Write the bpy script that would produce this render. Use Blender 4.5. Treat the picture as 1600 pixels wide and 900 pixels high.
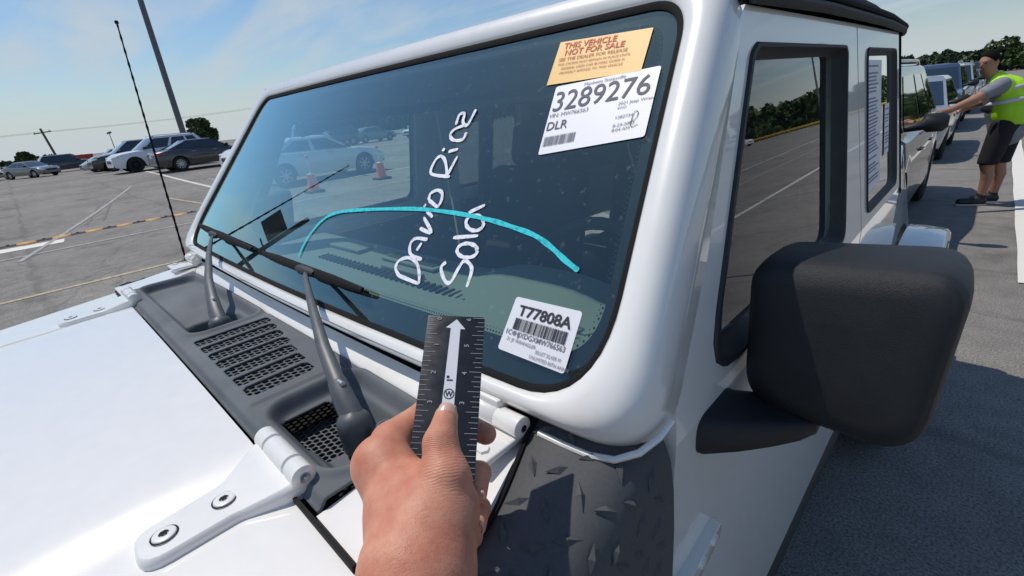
import bpy, bmesh, math, random
import numpy as np
from mathutils import Vector, Matrix
from mathutils.geometry import tessellate_polygon
random.seed(7); rng = np.random.default_rng(7)
for o in list(bpy.data.objects): bpy.data.objects.remove(o)
SC = bpy.context.scene; COL = SC.collection
rad = math.radians

# ------------------------------------------------------------------ camera
cam_d = bpy.data.cameras.new('camera'); cam = bpy.data.objects.new('camera', cam_d); COL.objects.link(cam)
cam_d.sensor_width = 36; cam_d.lens = 36*738/1600; cam_d.clip_start = .02; cam_d.clip_end = 3000
CR = Matrix(((.721, -.1796, .6693), (.6866, .3154, -.655), (-.0935, .9318, .3507)))
cam.matrix_world = Matrix.Translation((.98, 0, 1.65)) @ CR.to_4x4()
SC.camera = cam
# ------------------------------------------------------------------ sky and sun
SUN = Vector((-.50, -.14, 1)).normalized()
w = bpy.data.worlds.new('World'); SC.world = w; w.use_nodes = True
nt = w.node_tree; N = nt.nodes; L = nt.links; N.clear()
sky = N.new('ShaderNodeTexSky'); sky.sky_type = 'NISHITA'; sky.sun_disc = False
sky.sun_elevation = math.asin(SUN.z); sky.sun_rotation = math.atan2(SUN.x, SUN.y)
sky.air_density = 1.3; sky.dust_density = .4; sky.ozone_density = 4.0
tc = N.new('ShaderNodeTexCoord'); sep = N.new('ShaderNodeSeparateXYZ'); L.new(tc.outputs['Generated'], sep.inputs[0])
zz = N.new('ShaderNodeMath'); zz.operation = 'MAXIMUM'; zz.inputs[1].default_value = 0; L.new(sep.outputs[2], zz.inputs[0])
za = N.new('ShaderNodeMath'); za.operation = 'ADD'; za.inputs[1].default_value = .12; L.new(zz.outputs[0], za.inputs[0])
dv = N.new('ShaderNodeVectorMath'); dv.operation = 'DIVIDE'; L.new(tc.outputs['Generated'], dv.inputs[0]); L.new(za.outputs[0], dv.inputs[1])
mp = N.new('ShaderNodeMapping'); mp.inputs['Scale'].default_value = (.42, 1.25, .01); mp.inputs['Rotation'].default_value = (0, 0, .35); L.new(dv.outputs[0], mp.inputs[0])
cn = N.new('ShaderNodeTexNoise'); cn.inputs['Scale'].default_value = 1.5; cn.inputs['Detail'].default_value = 6; cn.inputs['Roughness'].default_value = .55; cn.inputs['Distortion'].default_value = .5; L.new(mp.outputs[0], cn.inputs[0])
cr = N.new('ShaderNodeValToRGB'); cr.color_ramp.elements[0].position = .40; cr.color_ramp.elements[1].position = .66; cr.color_ramp.elements[1].color = (.85, .85, .85, 1); L.new(cn.outputs[0], cr.inputs[0])
hz_n = N.new('ShaderNodeMapRange'); hz_n.interpolation_type = 'SMOOTHERSTEP'; hz_n.inputs[1].default_value = 0; hz_n.inputs[2].default_value = .65; hz_n.inputs[3].default_value = 1.0; hz_n.inputs[4].default_value = .05; L.new(zz.outputs[0], hz_n.inputs[0])
cf = N.new('ShaderNodeMath'); cf.operation = 'MULTIPLY'; L.new(cr.outputs[0], cf.inputs[0]); L.new(hz_n.outputs[0], cf.inputs[1])
hr = N.new('ShaderNodeMapRange'); hr.interpolation_type = 'SMOOTHERSTEP'; hr.inputs[1].default_value = -.02; hr.inputs[2].default_value = .13; hr.inputs[3].default_value = .97; hr.inputs[4].default_value = .0; L.new(sep.outputs[2], hr.inputs[0])
cx = N.new('ShaderNodeMath'); cx.operation = 'MAXIMUM'; L.new(cf.outputs[0], cx.inputs[0]); L.new(hr.outputs[0], cx.inputs[1])
cm = N.new('ShaderNodeMixRGB'); cm.inputs[2].default_value = (5.9, 6.6, 7.1, 1); L.new(cx.outputs[0], cm.inputs[0]); tn = N.new('ShaderNodeMixRGB'); tn.blend_type = 'MULTIPLY'; tn.inputs[0].default_value = 1; tn.inputs[2].default_value = (.90, 1.0, 1.12, 1); L.new(sky.outputs[0], tn.inputs[1]); L.new(tn.outputs[0], cm.inputs[1])
bg = N.new('ShaderNodeBackground'); bg.inputs[1].default_value = .108; L.new(cm.outputs[0], bg.inputs[0])
wo = N.new('ShaderNodeOutputWorld'); L.new(bg.outputs[0], wo.inputs[0])
sl = bpy.data.lights.new('sun', 'SUN'); sl.energy = 3.7; sl.angle = rad(.53); sl.color = (1, .935, .84)
so = bpy.data.objects.new('sun', sl); COL.objects.link(so); so.rotation_euler = (-SUN).to_track_quat('-Z', 'Y').to_euler()
so.location = (-10, -4, 30)
SC.view_settings.view_transform = 'Standard'; SC.view_settings.look = 'None'; SC.view_settings.exposure = -0.24; SC.view_settings.gamma = 1
SC.render.engine = 'CYCLES'; SC.cycles.use_denoising = True; SC.cycles.max_bounces = 8; SC.cycles.transparent_max_bounces = 24
SC.cycles.caustics_reflective = False; SC.cycles.caustics_refractive = False

# ------------------------------------------------------------------ materials
MATS = {}
def M(name, col=(.5, .5, .5), rough=.5, metal=0, coat=0, spec=.5, var=0, vscale=20, bump=0, bscale=200, sss=0, emit=None, coatr=.03, detail=4, rvar=0):
    if name in MATS: return MATS[name]
    m = bpy.data.materials.new(name); m.use_nodes = True; MATS[name] = m
    t = m.node_tree; b = t.nodes['Principled BSDF']; n = t.nodes; l = t.links
    b.inputs['Base Color'].default_value = (*col, 1); b.inputs['Roughness'].default_value = rough; b.inputs['Metallic'].default_value = metal
    b.inputs['Coat Weight'].default_value = coat; b.inputs['Coat Roughness'].default_value = coatr; b.inputs['Specular IOR Level'].default_value = spec
    if sss:
        b.inputs['Subsurface Weight'].default_value = sss; b.inputs['Subsurface Radius'].default_value = (.008, .003, .0015); b.inputs['Subsurface Scale'].default_value = 1
    if emit: b.inputs['Emission Color'].default_value = (*emit, 1); b.inputs['Emission Strength'].default_value = 1
    if var or bump or rvar:
        c = n.new('ShaderNodeTexCoord')
    if var or rvar:
        x = n.new('ShaderNodeTexNoise'); x.inputs['Scale'].default_value = vscale; x.inputs['Detail'].default_value = detail; l.new(c.outputs['Object'], x.inputs[0])
    if var:
        r = n.new('ShaderNodeValToRGB'); r.color_ramp.elements[0].position = .3; r.color_ramp.elements[1].position = .7
        r.color_ramp.elements[0].color = (*[k*(1-var) for k in col], 1); r.color_ramp.elements[1].color = (*[min(1, k*(1+var)) for k in col], 1)
        l.new(x.outputs[0], r.inputs[0]); l.new(r.outputs[0], b.inputs['Base Color'])
    if rvar:
        r2 = n.new('ShaderNodeMapRange'); r2.inputs[1].default_value = .3; r2.inputs[2].default_value = .7; r2.inputs[3].default_value = max(0, rough-rvar); r2.inputs[4].default_value = min(1, rough+rvar)
        l.new(x.outputs[0], r2.inputs[0]); l.new(r2.outputs[0], b.inputs['Roughness'])
    if bump:
        y = n.new('ShaderNodeTexNoise'); y.inputs['Scale'].default_value = bscale; y.inputs['Detail'].default_value = 3; l.new(c.outputs['Object'], y.inputs[0])
        bm = n.new('ShaderNodeBump'); bm.inputs['Strength'].default_value = bump; bm.inputs['Distance'].default_value = .002; l.new(y.outputs[0], bm.inputs['Height']); l.new(bm.outputs[0], b.inputs['Normal'])
    return m
def GLASS(name, tint, refl=2.0, dust=.0, dcol=(.7, .75, .8), dscale=60, ior=1.5, fmin=0.0, gcol=(1, 1, 1)):
    """thin sheet of glass: tinted see-through plus mirror reflection by Fresnel"""
    m = bpy.data.materials.new(name); m.use_nodes = True; t = m.node_tree; n = t.nodes; l = t.links; n.clear(); MATS[name] = m
    tr = n.new('ShaderNodeBsdfTransparent'); tr.inputs[0].default_value = (*tint, 1)
    gs = n.new('ShaderNodeBsdfGlossy'); gs.inputs['Roughness'].default_value = .0; gs.inputs['Color'].default_value = (*gcol, 1)
    fr = n.new('ShaderNodeFresnel'); fr.inputs[0].default_value = ior
    ge = n.new('ShaderNodeNewGeometry'); io = n.new('ShaderNodeMath'); io.operation = 'MULTIPLY_ADD'; io.inputs[1].default_value = 1/ior-ior; io.inputs[2].default_value = ior; l.new(ge.outputs['Backfacing'], io.inputs[0]); l.new(io.outputs[0], fr.inputs[0])  # same reflectance from both sides of the thin sheet
    mu = n.new('ShaderNodeMath'); mu.operation = 'MULTIPLY'; mu.inputs[1].default_value = refl; mu.use_clamp = True; l.new(fr.outputs[0], mu.inputs[0])
    ad = n.new('ShaderNodeMath'); ad.operation = 'ADD'; ad.inputs[1].default_value = fmin; ad.use_clamp = True; l.new(mu.outputs[0], ad.inputs[0])
    mx = n.new('ShaderNodeMixShader'); l.new(ad.outputs[0], mx.inputs[0]); l.new(tr.outputs[0], mx.inputs[1]); l.new(gs.outputs[0], mx.inputs[2])
    last = mx
    if dust:
        c = n.new('ShaderNodeTexCoord'); x = n.new('ShaderNodeTexNoise'); x.inputs['Scale'].default_value = dscale; x.inputs['Detail'].default_value = 8; l.new(c.outputs['Object'], x.inputs[0])
        x2 = n.new('ShaderNodeTexNoise'); x2.inputs['Scale'].default_value = 3; x2.inputs['Detail'].default_value = 3; l.new(c.outputs['Object'], x2.inputs[0])
        ra = n.new('ShaderNodeMapRange'); ra.inputs[1].default_value = .35; ra.inputs[2].default_value = .75; ra.inputs[3].default_value = dust*.35; ra.inputs[4].default_value = dust; l.new(x2.outputs[0], ra.inputs[0])
        rb = n.new('ShaderNodeMapRange'); rb.inputs[1].default_value = .63; rb.inputs[2].default_value = .72; rb.inputs[3].default_value = 0; rb.inputs[4].default_value = dust*5; l.new(x.outputs[0], rb.inputs[0])
        sm = n.new('ShaderNodeMath'); sm.operation = 'ADD'; sm.use_clamp = True; l.new(ra.outputs[0], sm.inputs[0]); l.new(rb.outputs[0], sm.inputs[1])
        df = n.new('ShaderNodeBsdfDiffuse'); df.inputs[0].default_value = (*dcol, 1)
        m2 = n.new('ShaderNodeMixShader'); l.new(sm.outputs[0], m2.inputs[0]); l.new(mx.outputs[0], m2.inputs[1]); l.new(df.outputs[0], m2.inputs[2]); last = m2
    o = n.new('ShaderNodeOutputMaterial'); l.new(last.outputs[0], o.inputs[0])
    return m
M('white_paint', (.80, .785, .745), .35, coat=1, coatr=.03, var=.014, vscale=40, spec=.4, detail=9, rvar=.03)
M('black_plastic', (.028, .03, .033), .62, bump=.25, bscale=900, var=.15, vscale=40, spec=.4)
M('grey_plastic', (.125, .137, .15), .75, bump=.2, bscale=1200, var=.22, vscale=9, spec=.35)
M('mirror_plastic', (.02, .021, .023), .44, bump=.45, bscale=1400, spec=.35, var=.2, vscale=14, rvar=.07)
M('rubber', (.010, .010, .011), .85, bump=.15, bscale=300, spec=.2)
M('gap_dark', (.006, .006, .006), .9)
M('diamond_cover', (.088, .09, .096), .66, bump=.3, bscale=1500, spec=.3, var=.07, vscale=260)
M('wiper_metal', (.075, .082, .09), .45, var=.2, vscale=60, spec=.5)
M('fabric_black', (.012, .012, .014), .9, bump=.3, bscale=700, spec=.2)
M('seat_cloth', (.03, .03, .034), .85, bump=.2, bscale=400)
M('dash_plastic', (.17, .19, .18), .75, bump=.2, bscale=700)
M('interior_black', (.018, .019, .02), .8)
M('frit', (.012, .013, .018), .7, spec=.1)
M('sticker_white', (.80, .80, .83), .5); M('sticker_yellow', (.80, .47, .11), .5, var=.05, vscale=20)
M('ink_dark', (.055, .05, .09), .6); M('ink_red', (.62, .11, .05), .6); M('ink_grey', (.2, .2, .24), .6); M('ink_black', (.02, .02, .025), .6)

def MARKER(name, col):
    m = M(name, col, .7, var=.08, vscale=130); t = m.node_tree; n = t.nodes; l = t.links; b = n['Principled BSDF']; o = n['Material Output']
    c = n.new('ShaderNodeTexCoord'); x = n.new('ShaderNodeTexNoise'); x.inputs['Scale'].default_value = 170; x.inputs['Detail'].default_value = 7; x.inputs['Roughness'].default_value = .7; l.new(c.outputs['Object'], x.inputs[0])
    r = n.new('ShaderNodeMapRange'); r.inputs[1].default_value = .32; r.inputs[2].default_value = .50; r.inputs[3].default_value = .45; r.inputs[4].default_value = 1; l.new(x.outputs[0], r.inputs[0])
    tr = n.new('ShaderNodeBsdfTransparent'); mx = n.new('ShaderNodeMixShader'); l.new(r.outputs[0], mx.inputs[0]); l.new(tr.outputs[0], mx.inputs[1]); l.new(b.outputs[0], mx.inputs[2]); l.new(mx.outputs[0], o.inputs[0])
MARKER('chalk_white', (.86, .87, .93)); MARKER('chalk_cyan', (.02, .62, .68))
M('steel', (.55, .56, .58), .35, metal=1); M('chrome', (.75, .76, .78), .12, metal=1)
M('skin', (.55, .265, .165), .5, sss=.0, bump=.42, bscale=420, var=.12, vscale=55, spec=.35)
M('nail', (.66, .40, .32), .25, spec=.5)
M('ruler_black', (.02, .021, .025), .33, spec=.5, rvar=.08, vscale=90); M('ruler_print', (.33, .33, .33), .5); M('ruler_white', (.78, .78, .8), .45)
M('tyre', (.016, .016, .017), .85, bump=.3, bscale=90); M('rim', (.5, .51, .53), .3, metal=.9)
M('asphalt_dark', (.05, .05, .05), .9)
M('plate', (.7, .7, .68), .4); M('headlight', (.72, .75, .78), .12, coat=1); M('taillight', (.42, .012, .012), .2, coat=1); M('trim_black', (.014, .014, .015), .5)
GLASS('windshield', (.82, .985, .92), 2.6, gcol=(.74, 1, .95), dust=.012, dcol=(.75, .8, .85), dscale=110)
GLASS('door_glass', (.88, .96, .94), 1.35, fmin=.0, dust=.008)
GLASS('rear_glass', (.22, .25, .25), 2.1, fmin=.03, dust=.006)
M('car_glass', (.012, .02, .024), .04, spec=.8, coat=1)

# ------------------------------------------------------------------ mesh helpers
class MB:
    def __init__(s): s.v = []; s.f = []
    def add(s, vs, fs):
        n = len(s.v); s.v += [tuple(p) for p in vs]; s.f += [tuple(i+n for i in f) for f in fs]; return s
    def box(s, c, d, m=None):
        c = Vector(c); hx, hy, hz = d[0]/2, d[1]/2, d[2]/2
        vs = [Vector((x, y, z)) for x in (-hx, hx) for y in (-hy, hy) for z in (-hz, hz)]
        if m is not None: vs = [m @ p for p in vs]
        return s.add([p+c for p in vs], [(0, 1, 3, 2), (4, 6, 7, 5), (0, 4, 5, 1), (2, 3, 7, 6), (0, 2, 6, 4), (1, 5, 7, 3)])
    def tube(s, pts, r, n=8, caps=True, flat=None):
        pts = [Vector(p) for p in pts]; k = len(pts); rs = r if isinstance(r, (list, tuple)) else [r]*k
        up = None; rings = []
        for i, p in enumerate(pts):
            t = (pts[min(i+1, k-1)]-pts[max(i-1, 0)])
            if t.length < 1e-9: t = Vector((0, 0, 1))
            t.normalize()
            if up is None: up = t.orthogonal().normalized() if flat is None else (Vector(flat)-t*t.dot(Vector(flat))).normalized()
            else: up = (up-t*t.dot(up)).normalized()
            b = t.cross(up); rr = rs[i]; ra, rb = rr if isinstance(rr, (list, tuple)) else (rr, rr)
            rings.append([p+up*ra*math.cos(2*math.pi*j/n)+b*rb*math.sin(2*math.pi*j/n) for j in range(n)])
        return s.loft(rings, True, caps)
    def loft(s, rings, closed=True, caps=False):
        n = len(rings[0]); vs = [p for r in rings for p in r]; fs = []
        for i in range(len(rings)-1):
            for j in range(n if closed else n-1):
                a, b = i*n+j, i*n+(j+1) % n; fs.append((a, b, b+n, a+n))
        if caps: fs.append(tuple(range(n))[::-1]); fs.append(tuple((len(rings)-1)*n+j for j in range(n)))
        return s.add(vs, fs)
    def lathe(s, prof, c=(0, 0, 0), axis='x', n=24, caps=False):
        rings = []
        for a, r in prof:
            rg = []
            for j in range(n):
                t = 2*math.pi*j/n; u, q = r*math.cos(t), r*math.sin(t)
                p = {'x': (a, u, q), 'y': (u, a, q), 'z': (u, q, a)}[axis]; rg.append((p[0]+c[0], p[1]+c[1], p[2]+c[2]))
            rings.append(rg)
        return s.loft(rings, True, caps)
    def build(s, name, mat, parent=None, smooth=None, bevel=0, segs=2, recalc=True, solid=0, subsurf=0):
        me = bpy.data.meshes.new(name); me.from_pydata(s.v, [], s.f); me.update()
        if recalc:
            b = bmesh.new(); b.from_mesh(me); bmesh.ops.recalc_face_normals(b, faces=b.faces); b.to_mesh(me); b.free()
        o = bpy.data.objects.new(name, me); COL.objects.link(o); o.parent = parent
        me.materials.append(MATS[mat] if isinstance(mat, str) else mat)
        if bevel:
            md = o.modifiers.new('bevel', 'BEVEL'); md.width = bevel; md.segments = segs; md.limit_method = 'ANGLE'; md.angle_limit = rad(35)
        if solid:
            md = o.modifiers.new('solid', 'SOLIDIFY'); md.thickness = abs(solid); md.offset = -1 if solid > 0 else 1
        if subsurf:
            md = o.modifiers.new('sub', 'SUBSURF'); md.levels = subsurf; md.render_levels = subsurf
        if smooth is None: smooth = 40
        if smooth:
            me.polygons.foreach_set('use_smooth', [True]*len(me.polygons))
            if smooth < 180: me.set_sharp_from_angle(angle=rad(smooth)) if not bevel else None
        return o
def empty(name, loc=(0, 0, 0), rz=0, parent=None):
    o = bpy.data.objects.new(name, None); COL.objects.link(o); o.location = loc; o.rotation_euler = (0, 0, rz); o.parent = parent; o.empty_display_size = .2
    return o
def tag(o, label, cat, group=None):
    o['label'] = label; o['category'] = cat
    if group: o['group'] = group
    return o
def kind(o, k): o['kind'] = k; return o
def copy_tree(o, parent=None):
    c = o.copy(); COL.objects.link(c); c.parent = parent
    for ch in o.children: copy_tree(ch, c)
    return c
def round_poly(pts, rs, n=6):
    """closed 2D polygon with rounded corners, same point count whatever the radii"""
    out = []; k = len(pts)
    if not isinstance(rs, (list, tuple)): rs = [rs]*k
    for i in range(k):
        p = Vector(pts[i]); a = (Vector(pts[i-1])-p); b = (Vector(pts[(i+1) % k])-p); r = rs[i]
        la, lb = a.length, b.length; a.normalize(); b.normalize()
        ang = a.angle(b); d = min(r/math.tan(ang/2), la*.49, lb*.49)
        s, e = p+a*d, p+b*d
        for j in range(n+1):
            t = j/n; q = s*(1-t)**2+p*2*t*(1-t)+e*t*t
            out.append((q.x, q.y))
    return out
def fill(loops):
    """triangulate 2D loops (outer, holes) -> verts, tris"""
    vs = [Vector((p[0], p[1], 0)) for l in loops for p in l]
    return vs, tessellate_polygon([[Vector((p[0], p[1], 0)) for p in l] for l in loops])
def panel(mb, loops, fmap, th=.02, inner=None):
    """flat-cut panel with holes, mapped to 3D by fmap(a,b,depth), thickness th"""
    vs, tr = fill(loops); n = len(vs)
    top = [fmap(p.x, p.y, 0) for p in vs]; bot = [fmap(p.x, p.y, th) for p in vs]
    fs = [tuple(t) for t in tr]+[tuple(i+n for i in t[::-1]) for t in tr]; k = 0
    for l in loops:
        m = len(l)
        for j in range(m): a, b = k+j, k+(j+1) % m; fs.append((a, b, b+n, a+n))
        k += m
    return mb.add(top+bot, fs)
def text_mesh(s, size, align='LEFT', xs=1.0, bold=0):
    """flat 2D text outline -> (verts2d, faces)"""
    cu = bpy.data.curves.new('t', 'FONT'); cu.body = s; cu.size = size; cu.align_x = align; cu.resolution_u = 3; cu.offset = bold
    ob = bpy.data.objects.new('t', cu); COL.objects.link(ob)
    dg = bpy.context.evaluated_depsgraph_get(); me = bpy.data.meshes.new_from_object(ob.evaluated_get(dg))
    vs = [(v.co.x*xs, v.co.y) for v in me.vertices]; fs = [tuple(p.vertices) for p in me.polygons]
    bpy.data.objects.remove(ob); bpy.data.curves.remove(cu); bpy.data.meshes.remove(me)
    return vs, fs
# signed-distance bodies (hand, man): smooth union of tapered capsules, meshed by openvdb
import openvdb
def sdf_mesh(name, caps, mat, parent, vox, k=.01, ells=(), cut=None, smooth_it=2):
    P = np.array([c[:3] for c in caps]+[c[4:7] for c in caps]+[e[0] for e in ells]+[e[0] for e in ells]); 
    Rm = np.array([c[3] for c in caps]+[c[7] for c in caps]+[max(e[1]) for e in ells]*2)
    lo = (P-Rm[:, None]).min(0)-4*vox-k; hi = (P+Rm[:, None]).max(0)+4*vox+k
    n = np.ceil((hi-lo)/vox).astype(int)
    g = np.stack(np.meshgrid(*[lo[i]+vox*np.arange(n[i]) for i in range(3)], indexing='ij'), -1).astype(np.float32)
    D = np.full(g.shape[:3], 1.0, np.float32)
    def smin(a, b): h = np.clip(.5+.5*(b-a)/k, 0, 1); return b*(1-h)+a*h-k*h*(1-h)
    for c in caps:
        a = np.array(c[:3], np.float32); b = np.array(c[4:7], np.float32); ra, rb = c[3], c[7]; ab = b-a
        t = np.clip(((g-a)@ab)/max(float(ab@ab), 1e-9), 0, 1)
        D = smin(D, np.linalg.norm(g-(a+t[..., None]*ab), axis=-1)-(ra+(rb-ra)*t))
    for e in ells:
        q = (g-np.array(e[0], np.float32))
        if len(e) > 2: q = q@np.array(e[2], np.float32)
        rr = np.array(e[1], np.float32); k0 = np.linalg.norm(q/rr, axis=-1); k1 = np.linalg.norm(q/rr**2, axis=-1)+1e-9
        D = smin(D, k0*(k0-1)/k1)
    if cut is not None: D = cut(D, g)
    grid = openvdb.FloatGrid(1.0); grid.copyFromArray(D)
    pts, quads = grid.convertToQuads(0.0) if False else grid.convertToPolygons(0.0, 0.0)[::2] if False else grid.convertToQuads(0.0)
    pts = np.asarray(pts)*vox+lo
    mb = MB(); mb.v = [tuple(p) for p in pts.tolist()]; mb.f = [tuple(q) for q in np.asarray(quads).tolist()]
    o = mb.build(name, mat, parent, smooth=180, recalc=True)
    if smooth_it:
        md = o.modifiers.new('smooth', 'SMOOTH'); md.factor = .5; md.iterations = smooth_it
    return o
# ------------------------------------------------------------------ the setting: ground, paint, woods
def gz(x, y): return .45*math.exp(-((x+34)/13)**2-((y-6)/10)**2)
def asphalt():
    m = bpy.data.materials.new('asphalt'); m.use_nodes = True; t = m.node_tree; n = t.nodes; l = t.links; b = n['Principled BSDF']; b.inputs['Roughness'].default_value = .88; b.inputs['Specular IOR Level'].default_value = .3
    c = n.new('ShaderNodeTexCoord')
    def noise(s, d, r=.6):
        x = n.new('ShaderNodeTexNoise'); x.inputs['Scale'].default_value = s; x.inputs['Detail'].default_value = d; x.inputs['Roughness'].default_value = r; l.new(c.outputs['Object'], x.inputs[0]); return x
    fine = noise(95, 6, .8); big = noise(.35, 6); mid = noise(5, 5)
    r1 = n.new('ShaderNodeValToRGB'); e = r1.color_ramp.elements; e[0].position = .34; e[0].color = (.06, .058, .055, 1); e[1].position = .68; e[1].color = (.46, .432, .395, 1); l.new(fine.outputs[0], r1.inputs[0])
    r2 = n.new('ShaderNodeValToRGB'); e = r2.color_ramp.elements; e[0].position = .3; e[0].color = (.72, .72, .72, 1); e[1].position = .7; e[1].color = (1.12, 1.10, 1.07, 1); l.new(big.outputs[0], r2.inputs[0])
    r3 = n.new('ShaderNodeValToRGB'); e = r3.color_ramp.elements; e[0].position = .3; e[0].color = (.82, .82, .82, 1); e[1].position = .65; e[1].color = (1.05, 1.05, 1.05, 1); l.new(mid.outputs[0], r3.inputs[0])
    m1 = n.new('ShaderNodeMixRGB'); m1.blend_type = 'MULTIPLY'; m1.inputs[0].default_value = 1; l.new(r1.outputs[0], m1.inputs[1]); l.new(r2.outputs[0], m1.inputs[2])
    m2 = n.new('ShaderNodeMixRGB'); m2.blend_type = 'MULTIPLY'; m2.inputs[0].default_value = 1; l.new(m1.outputs[0], m2.inputs[1]); l.new(r3.outputs[0], m2.inputs[2])
    st = noise(1.1, 6, .62); sr_ = n.new('ShaderNodeValToRGB'); e = sr_.color_ramp.elements; e[0].position = .32; e[0].color = (.70, .70, .71, 1); e[1].position = .43; e[1].color = (1, 1, 1, 1); l.new(st.outputs[0], sr_.inputs[0])
    ms = n.new('ShaderNodeMixRGB'); ms.blend_type = 'MULTIPLY'; ms.inputs[0].default_value = 1; l.new(m2.outputs[0], ms.inputs[1]); l.new(sr_.outputs[0], ms.inputs[2]); m2 = ms
    # cracks
    wv = noise(.8, 4); wm = n.new('ShaderNodeMixRGB'); wm.blend_type = 'ADD'; wm.inputs[0].default_value = .5; l.new(c.outputs['Object'], wm.inputs[1]); l.new(wv.outputs['Color'], wm.inputs[2])
    vo = n.new('ShaderNodeTexVoronoi'); vo.feature = 'DISTANCE_TO_EDGE'; vo.inputs['Scale'].default_value = .38; l.new(wm.outputs[0], vo.inputs[0])
    cr_ = n.new('ShaderNodeMapRange'); cr_.inputs[1].default_value = .0; cr_.inputs[2].default_value = .006; cr_.inputs[3].default_value = .72; cr_.inputs[4].default_value = 1; l.new(vo.outputs[0], cr_.inputs[0])
    m3 = n.new('ShaderNodeMixRGB'); m3.blend_type = 'MULTIPLY'; m3.inputs[0].default_value = 1; l.new(m2.outputs[0], m3.inputs[1]); l.new(cr_.outputs[0], m3.inputs[2])
    # tar-sealed seams running across the lanes
    sx = n.new('ShaderNodeMapping'); sx.inputs['Scale'].default_value = (.05, 1, 1); l.new(wm.outputs[0], sx.inputs[0])
    wa = n.new('ShaderNodeTexWave'); wa.bands_direction = 'Y'; wa.inputs['Scale'].default_value = .11; wa.inputs['Distortion'].default_value = 1.5; wa.inputs['Detail'].default_value = 3; l.new(sx.outputs[0], wa.inputs[0])
    sr = n.new('ShaderNodeMapRange'); sr.inputs[1].default_value = .0; sr.inputs[2].default_value = .004; sr.inputs[3].default_value = .8; sr.inputs[4].default_value = 1; l.new(wa.outputs['Fac'], sr.inputs[0])
    m4 = n.new('ShaderNodeMixRGB'); m4.blend_type = 'MULTIPLY'; m4.inputs[0].default_value = 1; l.new(m3.outputs[0], m4.inputs[1]); l.new(sr.outputs[0], m4.inputs[2])
    l.new(m4.outputs[0], b.inputs['Base Color'])
    bm = n.new('ShaderNodeBump'); bm.inputs['Strength'].default_value = .5; bm.inputs['Distance'].default_value = .006; l.new(fine.outputs[0], bm.inputs['Height']); l.new(bm.outputs[0], b.inputs['Normal'])
    MATS['asphalt'] = m
asphalt()
def worn(name, col, keep=.55):
    m = bpy.data.materials.new(name); m.use_nodes = True; t = m.node_tree; n = t.nodes; l = t.links; b = n['Principled BSDF']; b.inputs['Roughness'].default_value = .8
    c = n.new('ShaderNodeTexCoord'); x = n.new('ShaderNodeTexNoise'); x.inputs['Scale'].default_value = 14; x.inputs['Detail'].default_value = 9; x.inputs['Roughness'].default_value = .75; l.new(c.outputs['Object'], x.inputs[0])
    r = n.new('ShaderNodeValToRGB'); e = r.color_ramp.elements; e[0].position = keep-.16; e[0].color = (.17, .165, .155, 1); e[1].position = keep+.06; e[1].color = (*col, 1); l.new(x.outputs[0], r.inputs[0]); l.new(r.outputs[0], b.inputs['Base Color'])
    MATS[name] = m
worn('line_white', (.60, .59, .56), .42); worn('line_yellow', (.50, .41, .26), .50); worn('line_faint', (.40, .39, .37), .50); worn('line_fresh', (.74, .71, .64), .34)
g = MB(); xs = list(np.unique(np.concatenate([np.linspace(-900, -90, 12), np.linspace(-90, 30, 121), np.linspace(30, 900, 12)]))); ys = list(np.unique(np.concatenate([np.linspace(-900, -40, 8), np.linspace(-40, 60, 101), np.linspace(60, 900, 10)])))
g.add([(x, y, gz(x, y)) for y in ys for x in xs], [(j*len(xs)+i, j*len(xs)+i+1, (j+1)*len(xs)+i+1, (j+1)*len(xs)+i) for j in range(len(ys)-1) for i in range(len(xs)-1)])
kind(g.build('ground', 'asphalt', smooth=180, recalc=False), 'structure')
LIFT = [0]
def line(a, b, wd, mat, name='painted_line'):
    a = Vector(a); b = Vector(b); n = max(1, int((b-a).length/.5)); t = (b-a).normalized(); p = Vector((-t.y, t.x))*wd/2; mb = MB(); vs = []
    LIFT[0] = (LIFT[0]+1) % 6; up = .004+.0012*LIFT[0]
    for i in range(n+1):
        q = a+(b-a)*i/n
        for s in (-1, 1): r = q+p*s*(1+.06*math.sin(i*1.7+s)); vs.append((r.x, r.y, gz(r.x, r.y)+up))
    mb.add(vs, [(2*i, 2*i+1, 2*i+3, 2*i+2) for i in range(n)])
    return kind(mb.build(name, mat, smooth=180), 'structure')
for a, b, wd, mt in (((-7.55, -9), (-7.15, 30), .11, 'line_yellow'), ((-11.15, -9), (-11.2, 30), .12, 'line_faint'), ((-10.6, -.35), (-23.5, 3.2), .09, 'line_faint'),
                     ((-45, 5.4), (-17.5, 4.75), .16, 'line_white'), ((-17.2, 3.2), (-11.6, 3.6), .1, 'line_yellow'), ((-15.5, 5.4), (-22, 5.6), .1, 'line_faint'),
                     ((-17.6, 4.7), (-17.9, 30), .12, 'line_faint'), ((-13.6, -1.4), (-12.45, -.1), .02, 'line_faint'), ((-21.5, 3.5), (-21.8, 30), .12, 'line_faint'), ((-14.2, 6.5), (-14.4, 30), .12, 'line_white'),
                     ((1.44, 5.2), (1.36, 90), .16, 'line_fresh'), ((4.6, 3), (5.3, 90), .13, 'line_white'), ((9.6, 3), (10.2, 80), .13, 'line_white'), ((7.2, 6), (7.6, 80), .11, 'line_faint'), ((1.6, 12), (24, 15), .1, 'line_faint'), ((1.6, 34), (24, 36), .12, 'line_faint'),
                     ((-25.2, 12), (-25.2, 34), .12, 'line_white'), ((-28, 12), (-28, 34), .12, 'line_white')): line(a, b, wd, mt)
line((-12.62, -3), (-12.3, .35), .5, 'line_fresh', 'painted_block')
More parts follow.
